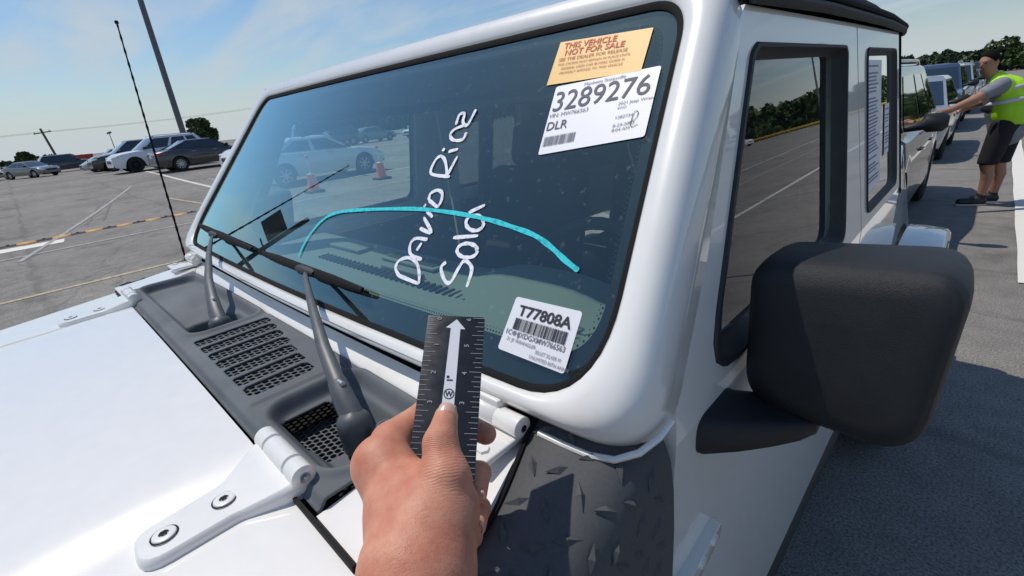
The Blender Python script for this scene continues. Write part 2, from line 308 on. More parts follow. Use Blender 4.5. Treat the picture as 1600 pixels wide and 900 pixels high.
# skid marks
for a, b in (((-14.3, .9), (-18.5, 1.6)), ((-14.6, 1.25), (-18.9, 1.95)), ((1.5, 5.9), (3.6, 5.6))):
    MATS.get('skid') or M('skid', (.15, .146, .14), .8, var=.35, vscale=14, detail=8); line(a, b, .06, 'skid', 'skid_mark')

# leaves
def leafmat(name, c):
    m = bpy.data.materials.new(name); m.use_nodes = True; t = m.node_tree; n = t.nodes; l = t.links; b = n['Principled BSDF']; b.inputs['Roughness'].default_value = .6; b.inputs['Specular IOR Level'].default_value = .25
    o = n.new('ShaderNodeNewGeometry'); r = n.new('ShaderNodeValToRGB'); e = r.color_ramp.elements; e[0].color = (*[k*.55 for k in c], 1); e[1].color = (*[k*1.45 for k in c], 1)
    l.new(o.outputs['Random Per Island'], r.inputs[0]); l.new(r.outputs[0], b.inputs['Base Color']); MATS[name] = m
leafmat('leaf', (.060, .094, .030)); leafmat('leaf_far', (.050, .078, .040)); leafmat('leaf_light', (.07, .10, .03)); M('bark', (.09, .07, .055), .9, var=.3, vscale=8, bump=.6, bscale=30)
def leaf_cloud(centers, radii, n, size):
    """n leaf quads spread near the surfaces of overlapping lumpy blobs"""
    centers = np.array(centers); radii = np.array(radii); wgt = (radii[:, 0]*radii[:, 2]); wgt = wgt/wgt.sum()
    idx = rng.choice(len(centers), n, p=wgt); d = rng.normal(size=(n, 3)); d /= np.linalg.norm(d, axis=1)[:, None]
    rr = rng.uniform(.55, 1.06, n)**.7; p = centers[idx]+d*radii[idx]*rr[:, None]
    a = rng.normal(size=(n, 3)); a /= np.linalg.norm(a, axis=1)[:, None]; b = np.cross(a, rng.normal(size=(n, 3))); b /= np.linalg.norm(b, axis=1)[:, None]
    s = size*rng.uniform(.6, 1.4, n)[:, None]; v = np.stack([p-a*s-b*s*.6, p+a*s*.4-b*s, p+a*s+b*s*.6, p-a*s*.4+b*s], 1).reshape(-1, 3)
    mb = MB(); mb.v = [tuple(q) for q in v.tolist()]; mb.f = [(4*i, 4*i+1, 4*i+2, 4*i+3) for i in range(n)]; return mb
def wood(name, path, depth, hmin, hmax, nblob, n, size, label, mat='leaf_far', base=0):
    P = [Vector(p) for p in path]; cs = []; rs = []
    for i in range(nblob):
        t = rng.uniform(0, len(P)-1.001); k = int(t); q = P[k].lerp(P[k+1], t-k); h = rng.uniform(hmin, hmax); r = h*rng.uniform(.22, .36)
        dirn = (P[k+1]-P[k]).normalized(); off = rng.uniform(0, depth); nrm = Vector((-dirn.y, dirn.x)); c = q+nrm*off
        for lv in (.25, .5, .78): cs.append((c.x+rng.normal()*r*.4, c.y+rng.normal()*r*.4, base+h*lv)); rs.append((r*(1.25-lv*.55), r*(1.25-lv*.55), h*.24))
    o = leaf_cloud(cs, rs, n, size).build(name, mat, smooth=0, recalc=False); o['label'] = label; o['category'] = 'woodland'; kind(o, 'stuff')
wood('treeline', [(-40, 210), (0, 200), (45, 175)], 30, 3.5, 6.2, 110, 26000, .5, 'far green wood along the horizon behind the queue of cars')
wood('treeline', [(-2.5, 122), (12, 116), (34, 105)], 14, 3.4, 5.9, 60, 26000, .26, 'nearer dark green trees behind the man in the vest', 'leaf')
wood('treeline', [(20, 106), (60, 98), (90, 80), (120, 40)], 18, 5.2, 7.2, 130, 34000, .45, 'dark wood beside the car park reflected in the door window', 'leaf')
wood('treeline', [(-220, -25), (-215, -2), (-205, 12)], 16, 3.0, 4.2, 36, 8000, .5, 'low distant scrub beyond the silver parked car', 'leaf_far', -2.2)
wood('treeline', [(-100, 48), (-92, 62), (-70, 95), (-40, 130)], 20, 4.5, 7, 80, 24000, .45, 'distant wood seen through the cabin windows', 'leaf_far')
def tree(x, y, h, r, label, n=9000, size=.13, mat='leaf', trunk=.3):
    z0 = gz(x, y); root = tag(empty('tree', (x, y, z0)), label, 'tree'); mb = MB(); tz = h*trunk
    mb.tube([(0, 0, 0), (.05, 0, tz*.5), (-.03, .04, tz), (0, 0, h*.8)], [r*.10, r*.075, r*.06, r*.02], 8)
    cs = []; rs = []
    for i in range(16):
        a = rng.uniform(0, 6.283); q = r*rng.uniform(.15, .72); zc = tz+(h-tz)*rng.uniform(.15, .85); sc = (1-abs((zc-tz)/(h-tz)-.42)*.9)
        c = (q*math.cos(a)*sc, q*math.sin(a)*sc, zc); cs.append(c); b = r*rng.uniform(.26, .42); rs.append((b, b, b*.75)); mb.tube([(0, 0, tz*.9), (c[0]*.5, c[1]*.5, (tz+c[2])/2), c], [r*.04, r*.025, r*.01], 5)
    mb.build('trunk', 'bark', root); leaf_cloud(cs, rs, n, size).build('crown', mat, root, smooth=0, recalc=False); return root
tree(-70.5, 18.4, 4.2, 2.3, 'round green tree behind the dark saloon car beside the tall lamp pole')
tree(-66, 39.5, 6.2, 3.2, 'tall bushy tree seen through the passenger window above the parked cars', 9000, .17, 'leaf_light')
tree(-72, 34.0, 4.0, 3.4, 'broad low tree seen through the passenger window', 7000, .17)
tree(-60, 41.5, 4.2, 3.2, 'short tree seen through the cabin behind a pale car', 7000, .17)
tree(-104, 2.6, 2.9, 1.5, 'small dark tree behind the red trailer', 5000, .2)
# ------------------------------------------------------------------ the white off-road vehicle
JEEP = tag(empty('offroad_car', (0, 0, 0)), 'white four-door off-road car with black soft top, sale stickers on its windscreen', 'car')
def sx(z): return .80-.13*max(0, z-1.30)                      # body side half-width
def bow(x): return .02*(1-min(1.2, (x/.75)**2))
GN = Vector((0, -1, .8)).normalized()
def WS(x, z, h=0):                                            # windscreen surface, h metres proud of it
    return Vector((x, .33+.8*(z-1.375)-bow(x), z))+Vector((.0533*x*.8, -1, .8)).normalized()*h
def rline(hb, ht, zb, zt, rb, rt, n=10, sub=8):
    base = [(-hb, zb), (hb, zb), (ht, zt), (-ht, zt)]; p = round_poly(base, [rb, rb, rt, rt], n); out = []
    for i in range(len(p)):                                    # subdivide the long straight runs
        a, b = p[i], p[(i+1) % len(p)]
        out.append(a)
        if i % (n+1) == n:
            for j in range(1, sub): out.append((a[0]+(b[0]-a[0])*j/sub, a[1]+(b[1]-a[1])*j/sub))
    return out
gl_o = rline(.752, .692, 1.362, 1.757, .085, .06); fr_o = rline(.806, .738, 1.342, 1.80, .055, .085)
def mixl(a, b, t): return [(p[0]*(1-t)+q[0]*t, p[1]*(1-t)+q[1]*t) for p, q in zip(a, b)]
# frame: loft from glass edge outwards, rolling back round the outside
mb = MB(); rings = []
for t, h in ((0, -.014), (0, .003), (.10, .009), (.3, .0125), (.6, .0125), (.80, .006), (.94, -.008), (1.0, -.03), (1.0, -.075), (.7, -.09)):
    rings.append([WS(x, z, h) for x, z in mixl(gl_o, fr_o, t)])
mb.loft(rings, True); mb.build('windshield_frame', 'white_paint', JEEP, smooth=50)
glass = MB(); grid_n = 40
def inset(l, d, cx=0, cz=1.56):
    out = []; n = len(l)
    for i in range(n):
        a, b = Vector(l[i-1]), Vector(l[(i+1) % n]); t = (b-a).normalized(); out.append((l[i][0]-t.y*d, l[i][1]+t.x*d))
    return out
vs = [WS(0, 1.56)]; fs = []; RR = 24; m_ = len(gl_o)
for r in range(1, RR+1): vs += [WS(x*r/RR, 1.56+(z-1.56)*r/RR) for x, z in gl_o]
fs = [(0, 1+j, 1+(j+1) % m_) for j in range(m_)]
for r in range(RR-1): fs += [(1+r*m_+j, 1+(r+1)*m_+j, 1+(r+1)*m_+(j+1) % m_, 1+r*m_+(j+1) % m_) for j in range(m_)]
glass.add(vs, fs); wsg = glass.build('windshield_glass', 'windshield', JEEP, smooth=180)
fi = []
for (x, z) in rline(.728, .67, 1.400, 1.738, .05, .045): fi.append((x, z))
mb = MB(); mb.loft([[WS(x, z, -.004) for x, z in gl_o], [WS(x, z, -.004) for x, z in mixl(gl_o, fi, .5)], [WS(x, z, -.004) for x, z in fi]], True); mb.build('black_border', 'frit', wsg, smooth=180)
mb = MB()                                                       # dotted fade of the border
for i in range(0, len(fi)):
    a, b = Vector(fi[i]), Vector(fi[(i+1) % len(fi)]); L_ = (b-a).length; k = max(1, int(L_/.0048)); t = (b-a).normalized(); nn = Vector((-t.y, t.x))
    for j in range(k):
        for rw, s in ((.0025, .0016), (.0058, .0009)):
            q = a+(b-a)*(j+(.5 if rw > .005 else 0))/k+nn*rw; mb.add([WS(q.x+dx*s, q.y+dz*s, -.004) for dx, dz in ((-1, 0), (0, -1), (1, 0), (0, 1))], [(0, 1, 2, 3)])
kind(mb.build('border_dots', 'frit', wsg, smooth=0, recalc=False), 'stuff')
mb = MB(); go = inset(gl_o, -.002); gi = inset(gl_o, .0065); mb.loft([[WS(x, z, -.002) for x, z in go], [WS(x, z, .0045) for x, z in go], [WS(x, z, .005) for x, z in mixl(go, gi, .5)], [WS(x, z, .0015) for x, z in gi]], True); mb.build('rubber_seal', 'rubber', wsg, smooth=60)
mb = MB(); tro = mixl(gl_o, fi, .75); mb.loft([[WS(x, z, -.006) for x, z in tro], [WS(x, z, -.05) for x, z in mixl(gl_o, fi, .9)], [WS(x, z, -.10) for x, z in mixl(gl_o, fi, .6)]], True); mb.build('pillar_trim', 'interior_black', JEEP, smooth=60)
# header / top trim line and roof front edge
mb = MB(); top = [p for p in fr_o if p[1] > 1.765]; top.sort(); mb.tube([WS(x, z, -.038)+Vector((0, 0, .004)) for x, z in top], .006, 8); mb.build('header_seal', 'rubber', JEEP)

# stickers and writing on the glass
def sticker(corners, mat, name, label, rr=.004):
    """corners TL,TR,BR,BL in (x,z); returns mapping (u 0..1, v 0..1 from the bottom) -> point"""
    tl, tr, br, bl = [Vector(c) for c in corners]
    f = lambda u, v, h=.0016: (lambda q: WS(q.x, q.y, h))((bl*(1-u)+br*u)*(1-v)+(tl*(1-u)+tr*u)*v)
    W_, H_ = (tr-tl).length, (tl-bl).length*1.28
    pl = round_poly([(0, 0), (W_, 0), (W_, H_), (0, H_)], rr, 4); mb = MB(); n = 10
    vs2, tri = fill([pl]); mb.add([f(p.x/W_, p.y/H_) for p in vs2], [tuple(t) for t in tri]); o = mb.build(name, mat, JEEP, smooth=180); o['label'] = label
    return o, f, W_, H_
def lettering(o, f, W_, H_, items, mat, name='lettering', h=.0023, shear=0):
    mb = MB()
    for (s, x, y, size, xs, al, bo) in items:
        v, fc = text_mesh(s, size, al, xs, bo); mb.add([f((x+a+shear*b)/W_, (y+b)/H_, h) for a, b in v], fc)
    return kind(mb.build(name, mat, o, smooth=0, recalc=False), 'stuff')
def bars(o, f, W_, H_, x0, y0, x1, y1, seed, mat, name='barcode'):
    r = random.Random(seed); mb = MB(); x = x0
    while x < x1:
        wd = r.choice((.0006, .0009, .0014)); mb.add([f(a/W_, b/H_, .0023) for a, b in ((x, y0), (min(x+wd, x1), y0), (min(x+wd, x1), y1), (x, y1))], [(0, 1, 2, 3)]); x += wd+r.choice((.0006, .0008, .0012))
    return kind(mb.build(name, mat, o, smooth=0, recalc=False), 'stuff')
o, f, W_, H_ = sticker([(.512, 1.7335), (.656, 1.7285), (.661, 1.679), (.518, 1.677)], 'sticker_yellow', 'sticker', 'yellow paper sticker with red not-for-sale warning', .001)
lettering(o, f, W_, H_, [('THIS VEHICLE', .010, H_-.0135, .0140, 1.0, 'LEFT', .0002), ('NOT FOR SALE', .015, H_-.0255, .0140, 1.0, 'LEFT', .0002)], 'ink_red')
M('ink_rust', (.40, .07, .03), .6)
lettering(o, f, W_, H_, [('SEE THE DEALER FOR RELEASE', .008, H_-.0348, .0082, .98, 'LEFT', 0), ('THIS STICKER MUST REMAIN IN PLACE UNTIL', .009, H_-.0425, .0056, 1.0, 'LEFT', 0), ('FEDERAL USED CAR BUYERS GUIDE IS', .017, H_-.0500, .0056, 1.05, 'LEFT', 0), ('PROPERLY AFFIXED TO THIS VEHICLE', .0165, H_-.0575, .0056, 1.05, 'LEFT', 0)], 'ink_rust')
o, f, W_, H_ = sticker([(.537, 1.6735), (.686, 1.682), (.697, 1.607), (.552, 1.590)], 'sticker_white', 'sticker', 'large white paper label numbered 3289276')
lettering(o, f, W_, H_, [('3289276', .002, H_-.042, .0455, .885, 'LEFT', 0), ('DLR', .002, H_-.072, .019, .95, 'LEFT', .0001)], 'ink_dark')
lettering(o, f, W_, H_, [('Manheim Statesville', .046, H_-.0085, .0075, 1, 'LEFT', 0), ('VIN: MW766563', .002, H_-.052, .0092, .95, 'LEFT', 0), ('2021 Jeep Wran', .104, H_-.052, .0068, 1, 'LEFT', 0), ('4WD', .104, H_-.0585, .0055, 1, 'LEFT', 0), ('1282734', .104, H_-.0735, .0068, 1, 'LEFT', 0), ('8-23-2023', .104, H_-.086, .0068, 1, 'LEFT', 0), ('8:04 AM', .104, H_-.093, .0068, 1, 'LEFT', 0)], 'ink_grey')
bars(o, f, W_, H_, .004, H_-.097, .052, H_-.082, 3, 'ink_grey')
def ribbon(mb, pts, wd, h=.0012, hw=None):
    """painted stroke lying on the glass, pts in (x,z)"""
    P = [Vector(p) for p in pts]; Q = []
    for i in range(len(P)-1):                                  # Catmull-Rom
        p0, p1, p2, p3 = P[max(i-1, 0)], P[i], P[i+1], P[min(i+2, len(P)-1)]
        for j in range(6):
            t = j/6; Q.append(.5*((2*p1)+(p2-p0)*t+(2*p0-5*p1+4*p2-p3)*t*t+(3*p1-p0-3*p2+p3)*t**3))
    Q.append(P[-1]); L_ = []; R_ = []
    for i, q in enumerate(Q):
        t = (Q[min(i+1, len(Q)-1)]-Q[max(i-1, 0)]); t = Vector((t.x, t.y*1.28)); t.normalize(); nn = Vector((-t.y, t.x/1.28)); e = wd/2*(.92+.1*math.sin(i*.9))*(.6 if i in (0, len(Q)-1) else 1)
        L_.append(WS(q.x+nn.x*e, q.y+nn.y*e, h)); R_.append(WS(q.x-nn.x*e, q.y-nn.y*e, h))
    n = len(Q); mb.add(L_+R_, [(i, i+1, n+i+1, n+i) for i in range(n-1)])
mb = MB(); ribbon(mb, [(.120+.02, 1.6), (.14, 1.6)], .001) if False else None
hd = f
mb = MB(); ribbon(mb, [(.670, 1.6215), (.678, 1.6265), (.678, 1.633), (.6735, 1.6335), (.673, 1.624), (.676, 1.6175), (.683, 1.620)], .0009, .0024); mb.build('handwritten_letter', 'ink_black', o, smooth=180)
o, f, W_, H_ = sticker([(.605, 1.4395), (.699, 1.4395), (.703, 1.385), (.606, 1.388)], 'sticker_white', 'sticker', 'small white barcode label reading T77808A')
lettering(o, f, W_, H_, [('T77808A', W_/2+.001, H_-.021, .0175, 1.12, 'CENTER', .0004)], 'ink_black')
lettering(o, f, W_, H_, [('1C4HJXDGXMW766563', W_/2-.002, H_-.0455, .0086, .95, 'CENTER', .0001), ('21 JE WRANGLER', .008, H_-.0525, .0058, .95, 'LEFT', 0), ('BILLET SILVER M', .052, H_-.0565, .0056, .85, 'LEFT', 0), ('UNLIMITED 80TH ANNIV', .046, H_-.0635, .0056, .85, 'LEFT', 0)], 'ink_grey')
bars(o, f, W_, H_, .011, H_-.0385, .085, H_-.0245, 5, 'ink_black')
STR = dict(
d1=[(.3731, 1.4303), (.3563, 1.4381), (.3562, 1.4482), (.3743, 1.4545), (.3978, 1.4514), (.4154, 1.439), (.4231, 1.4274)], d1b=[(.3674, 1.4312), (.4231, 1.4274)],
a=[(.4082, 1.4558), (.3787, 1.4591), (.367, 1.4714), (.3749, 1.4797), (.4026, 1.4805)], a2=[(.3883, 1.4651), (.3926, 1.4755)], v=[(.3738, 1.4932), (.4046, 1.4897), (.372, 1.5075)],
i1=[(.3732, 1.5162), (.393, 1.5089)], i1d=[(.3611, 1.5233), (.3656, 1.5218)], d2=[(.3668, 1.5306), (.3649, 1.5392), (.3786, 1.5441), (.3923, 1.5402), (.3974, 1.5294), (.3941, 1.5216)], d2b=[(.3668, 1.5306), (.3955, 1.5217)],
r=[(.3939, 1.5626), (.3456, 1.5663), (.3415, 1.5844), (.3513, 1.5907), (.3679, 1.5834), (.3867, 1.5642)], r2=[(.3867, 1.5642), (.3919, 1.5904)], i2=[(.3658, 1.5969), (.3864, 1.6001)], i2d=[(.3486, 1.6008), (.3548, 1.5989)],
c=[(.3779, 1.6335), (.3581, 1.6289), (.353, 1.6208), (.3664, 1.6131), (.3875, 1.6134), (.3896, 1.6231)], e=[(.3566, 1.6354), (.3544, 1.6494), (.3659, 1.6505), (.3714, 1.6383), (.385, 1.634), (.3895, 1.6554)])
mb = MB(); [ribbon(mb, v, .0062, .0012+.00008*i) for i, v in enumerate(STR.values())]; oo = mb.build('handwriting', 'chalk_white', JEEP, smooth=180); oo['label'] = 'white paint marker name David Rice on the glass'
STR2 = dict(s=[(.4613, 1.4586), (.4558, 1.4511), (.4736, 1.4382), (.4856, 1.4383), (.4899, 1.4544), (.496, 1.4641), (.5145, 1.4574), (.5185, 1.437)],
o=[(.5119, 1.4776), (.5114, 1.4728), (.504, 1.4691), (.4922, 1.4678), (.4806, 1.4696), (.4735, 1.4738), (.4741, 1.4788), (.482, 1.4826), (.494, 1.4837), (.5054, 1.4818), (.5119, 1.4776)], l=[(.4555, 1.4876), (.5023, 1.4939)],
d=[(.5035, 1.509), (.5033, 1.5032), (.4953, 1.4995), (.4832, 1.4996), (.4723, 1.5037), (.4681, 1.5098), (.4726, 1.515), (.4837, 1.5168), (.4959, 1.5144), (.5035, 1.509)], db=[(.4659, 1.519), (.4923, 1.5298)])
mb = MB(); [ribbon(mb, v, .0062, .0012+.00008*i) for i, v in enumerate(STR2.values())]; oo = mb.build('handwriting', 'chalk_white', JEEP, smooth=180); oo['label'] = 'white paint marker word Sold on the glass'
mb = MB(); ribbon(mb, [(.037, 1.4173), (.0351, 1.4356), (.0427, 1.4582), (.0658, 1.4819), (.103, 1.4962), (.1773, 1.5059), (.3265, 1.5162), (.4212, 1.5172), (.5042, 1.5136), (.5545, 1.5082), (.5953, 1.5022), (.6249, 1.4934), (.6544, 1.4816), (.6757, 1.4742)], .0070, .0022)
oo = mb.build('marker_stroke', 'chalk_cyan', JEEP, smooth=180); oo['label'] = 'curved turquoise marker stroke across the glass'

# hood
def hw(y): d = .1-y; return .718-.28*d+.125*d*d
def sstep(a, b, x): t = min(1, max(0, (x-a)/(b-a))); return t*t*(3-2*t)
def hz(x, y):
    e = abs(x)/hw(y); z = 1.296-.022*(.1-y)-.014*(.1-y)**2-.012*e*e
    z += .010*(1-sstep(.395, .455, abs(x)+.02*(.1-y)))        # raised centre
    return z
mb = MB(); ny = 40; us = [-1, -.985, -.96, -.93]+list(np.linspace(-.9, .9, 61))+[.93, .96, .985, 1]; rows = []
for j in range(ny+1):
    y = .100-1.32*j/ny; row = []
    for u in us:
        x = u*hw(y); z = hz(x, y)-(.018*max(0, (abs(u)-.93)/.07)**2); row.append((x, y, z))
    row = [(row[0][0]-.002, y, row[0][2]-.09)]+row+[(row[-1][0]+.002, y, row[-1][2]-.09)]; rows.append(row)
rows.insert(0, [(p[0], .098, p[2]-.012) for p in rows[0]]); rows.insert(0, [(p[0], .092, p[2]-.02) for p in rows[0]])
mb.loft(rows, False); mb.build('hood', 'white_paint', JEEP, smooth=60)
# hood hinges
def hinge(s):
    h = MB(); z0 = 1.297
    top = [(-.038, .0), (-.034, -.05), (-.030, -.10), (-.026, -.135), (-.012, -.152), (.012, -.150), (.028, -.130), (.030, -.09), (.036, -.05), (.052, -.012), (.056, .0), (.056, .010), (-.056, .010), (-.056, .0), (-.050, -.012)]
    cx = .474*s; ol = round_poly([(-.056, .008), (-.05, -.014), (-.031, -.055), (-.027, -.135), (.027, -.14), (.031, -.055), (.05, -.014), (.056, .008)], [.003, .01, .03, .018, .024, .03, .01, .003], 5)
    vs2, tri = fill([ol])
    prof = [(1.0, -.010), (1.0, .004), (.94, .0085), (.86, .0100)]; rings = []
    def zh(yy): return .010*sstep(-.05, .005, yy)
    for sc, hh in prof:
        ring = []
        for x, y in ol:
            yc = -.066; xx = x*(sc if abs(x) > .001 else 1); yy = yc+(y-yc)*(1-(1-sc)*.35); ring.append((cx+xx, .105+yy, hz(cx+xx, .1+yy)+hh+zh(yy)))
        rings.append(ring)
    h.loft(rings, True); base = rings[-1]; h.add(base, [tuple(t) for t in tri])
    o = h.build('hood_hinge', 'white_paint', JEEP, smooth=45)
    zb = 1.313
    for a, b in ((-.056, -.029), (-.0275, .0275), (.029, .056)):
        k = MB(); k.lathe([(a, 0), (a, .010), (a+.002, .0128), (b-.002, .0128), (b, .010), (b, 0)], (cx, .112, zb), 'x', 20); k.build('barrel', 'white_paint', o, smooth=45)
    k = MB(); k.lathe([(.0558*s, 0), (.0570*s, .0055), (.0555*s, .0065)], (cx, .112, zb), 'x', 16); k.build('pin', 'steel', o)
    for yy in (-.058, -.112):
        zc = hz(cx, .1+yy)+.0105; k = MB(); k.lathe([(0, .0108), (.0016, .0102), (.0022, .0085), (.0022, .0045)], (cx, .105+yy, zc), 'z', 24); k.build('screw', 'white_paint', o, smooth=50)
        k = MB(); k.lathe([(.0000, .0122), (.0002, .0108)], (cx, .105+yy, zc+.0004), 'z', 24); k.build('screw_gap', 'gap_dark', o)
        k = MB(); st = [(.0048 if i % 2 else .0026) for i in range(12)]; k.add([(cx+st[i]*math.cos(i*math.pi/6), .105+yy+st[i]*math.sin(i*math.pi/6), zc+.0026) for i in range(12)], [tuple(range(12))]); k.build('screw_recess', 'gap_dark', o)
    return o
hinge(1); hinge(-1)
# cowl panel: height field with vent slots and wiper wells
SLOTS = [.028+.043*i for i in range(7)]
def slot_y(i): return (.132+.0000*i, .262-.0055*i)
def rrect(x, y, cx, cy, hx, hy, r):                            # signed distance to a rounded box
    qx, qy = abs(x-cx)-hx+r, abs(y-cy)-hy+r; return math.hypot(max(qx, 0), max(qy, 0))+min(max(qx, qy), 0)-r
def cz(x, y):
    z = 1.3105-.006*(abs(x)/.56)**2
    z -= .010*(1-sstep(.106, .116, y))
    d = rrect(x, y, -.285, .202, .262, .064, .03)              # passenger tray
    z += .006*math.exp(-((d-.004)/.007)**2); z -= .016*(1-sstep(-.014, 0, d))
    z += .012*math.exp(-((x+.40)/.10)**4-((y-.215)/.05)**4)*(1 if d < 0 else 0)
    d = rrect(x, y, -.085, .196, .062, .050, .03); z -= .030*(1-sstep(-.012, .004, d))
    d = rrect(x, y, .448, .198, .098, .068, .035)              # driver tray
    z += .006*math.exp(-((d-.004)/.007)**2); z -= .016*(1-sstep(-.014, 0, d)); d2 = rrect(x, y, .455, .197, .074, .050, .03); z -= .026*(1-sstep(-.014, .004, d2))
    if -.005 < x < .325: z += .003*sstep(.118, .13, y)
    return z
mb = MB(); nx, nyc = 400, 66; X0, X1, Y0, Y1 = -.565, .565, .1045, .272
pts = [(X0+(X1-X0)*i/nx, Y0+(Y1-Y0)*j/nyc) for j in range(nyc+1) for i in range(nx+1)]
fs = []
for j in range(nyc):
    for i in range(nx):
        x, y = X0+(X1-X0)*(i+.5)/nx, Y0+(Y1-Y0)*(j+.5)/nyc; hole = False
        for k, c in enumerate(SLOTS):
            y0, y1 = slot_y(k)
            if rrect(x, y, c, (y0+y1)/2, .0178, (y1-y0)/2, .010) < 0: hole = True
        if rrect(x, y, .418, .176, .046, .034, .012) < 0 or rrect(x, y, -.115, .172, .022, .016, .006) < 0: hole = True
        if x < -.40 and y > .13+.9*(x+.56)+.10 and False: hole = True
        if not hole: a = j*(nx+1)+i; fs.append((a, a+1, a+nx+2, a+nx+1))
mb.add([(x, y, cz(x, y)) for x, y in pts], fs); cowl = mb.build('cowl_panel', 'grey_plastic', JEEP, smooth=180, solid=.003)
M('vent_plastic', (.075, .082, .09), .6)
def honey(cx, cy, hx, hy, z, name='vent_mesh', s=.0066, slope=0):
    h = MB(); r = s/math.sqrt(3)*1.0; j = 0; y = cy-hy+s*.45
    dx = s; dy = s*.866; row = 0
    while y < cy+hy:
        x = cx-hx+(dx/2 if row % 2 else 0)
        while x < cx+hx+dx*.3:
            o_ = []; i_ = []; ib = []
            for k in range(6):
                a = math.pi/6+k*math.pi/3; o_.append((x+r*math.cos(a), y+r*math.sin(a), z)); i_.append((x+r*.76*math.cos(a), y+r*.76*math.sin(a), z-.0003)); ib.append((x+r*.74*math.cos(a), y+r*.74*math.sin(a), z-.006))
            h.loft([o_, i_, ib], True); x += dx
        y += dy; row += 1
    return h.build(name, 'vent_plastic', cowl, smooth=0, recalc=False)
for k, c in enumerate(SLOTS): y0, y1 = slot_y(k); honey(c, (y0+y1)/2, .0195, (y1-y0)/2+.002, cz(c-.0215, .2)-.0035, s=.0112)
honey(.418, .176, .048, .036, 1.262, s=.0098); honey(-.115, .172, .023, .018, 1.260, s=.0085)
mb = MB(); mb.box((0, .19, 1.22), (1.14, .175, .01)); mb.box((0, .098, 1.255), (1.3, .004, .08)); mb.build('cowl_well', 'gap_dark', JEEP)
mb = MB()                                                       # white cowl strip and its corners
rows = []
for x in np.linspace(-.668, .668, 57):
    e = 0; yf = .2735; zf = 1.306
    rows.append([(x, yf, zf-.03), (x, yf, zf), (x, yf+.004, zf+.004), (x, (yf+.303)/2, 1.314-.006*e), (x, .303-bow(x)*.4+.008, 1.3215-.004*e), (x, .306-bow(x)*.4+.008, 1.29)])
mb.loft(rows, False); mb.build('cowl_strip', 'white_paint', JEEP, smooth=50)
for s in (1, -1):
    mb = MB(); panel(mb, [[(.567, .1022), (.640, .1022), (.716, .1022), (.715, .17), (.700, .22), (.686, .262), (.674, .2995), (.62, .2995), (.567, .2725), (.567, .19)]], lambda a, b, d, s=s: (s*a, b, 1.2925+.022*sstep(.12, .30, b)-.004*((a-.567)/.15)-d), .03); mb.build('cowl_corner', 'white_paint', JEEP, smooth=30)
mb = MB(); rows = []
for x in np.linspace(-.78, .78, 41): rows.append([WS(x, 1.325, -.042), WS(x, 1.345, -.042), WS(x, 1.345, -.08), WS(x, 1.29, -.04)])
mb.loft(rows, False); mb.build('frame_gap', 'gap_dark', JEEP)
for s in (1, -1):                                               # windscreen hinges
    o = MB(); o.lathe([(s*.598, 0), (s*.598, .0125), (s*.640, .0125), (s*.641, .0115), (s*.642, .0125), (s*.676, .0125), (s*.678, .010), (s*.678, 0)], (0, .292, 1.3315), 'x', 22)
    hg = o.build('windshield_hinge', 'white_paint', JEEP, smooth=45)
    k = MB(); k.lathe([(s*.6785, 0), (s*.6785, .0045)], (0, .292, 1.3315), 'x', 6); k.build('pin', 'gap_dark', hg)
    k = MB(); k.box((s*.638, .262, 1.3195), (.076, .062, .008)); k.box((s*.618, .298, 1.342), (.05, .016, .02)); k.build('bracket', 'white_paint', hg, bevel=.0025)
    k = MB(); k.lathe([(0, .0075), (.003, .0065), (.003, 0)], (s*.66, .248, 1.3232), 'z', 6); k.build('bolt', 'white_paint', hg)
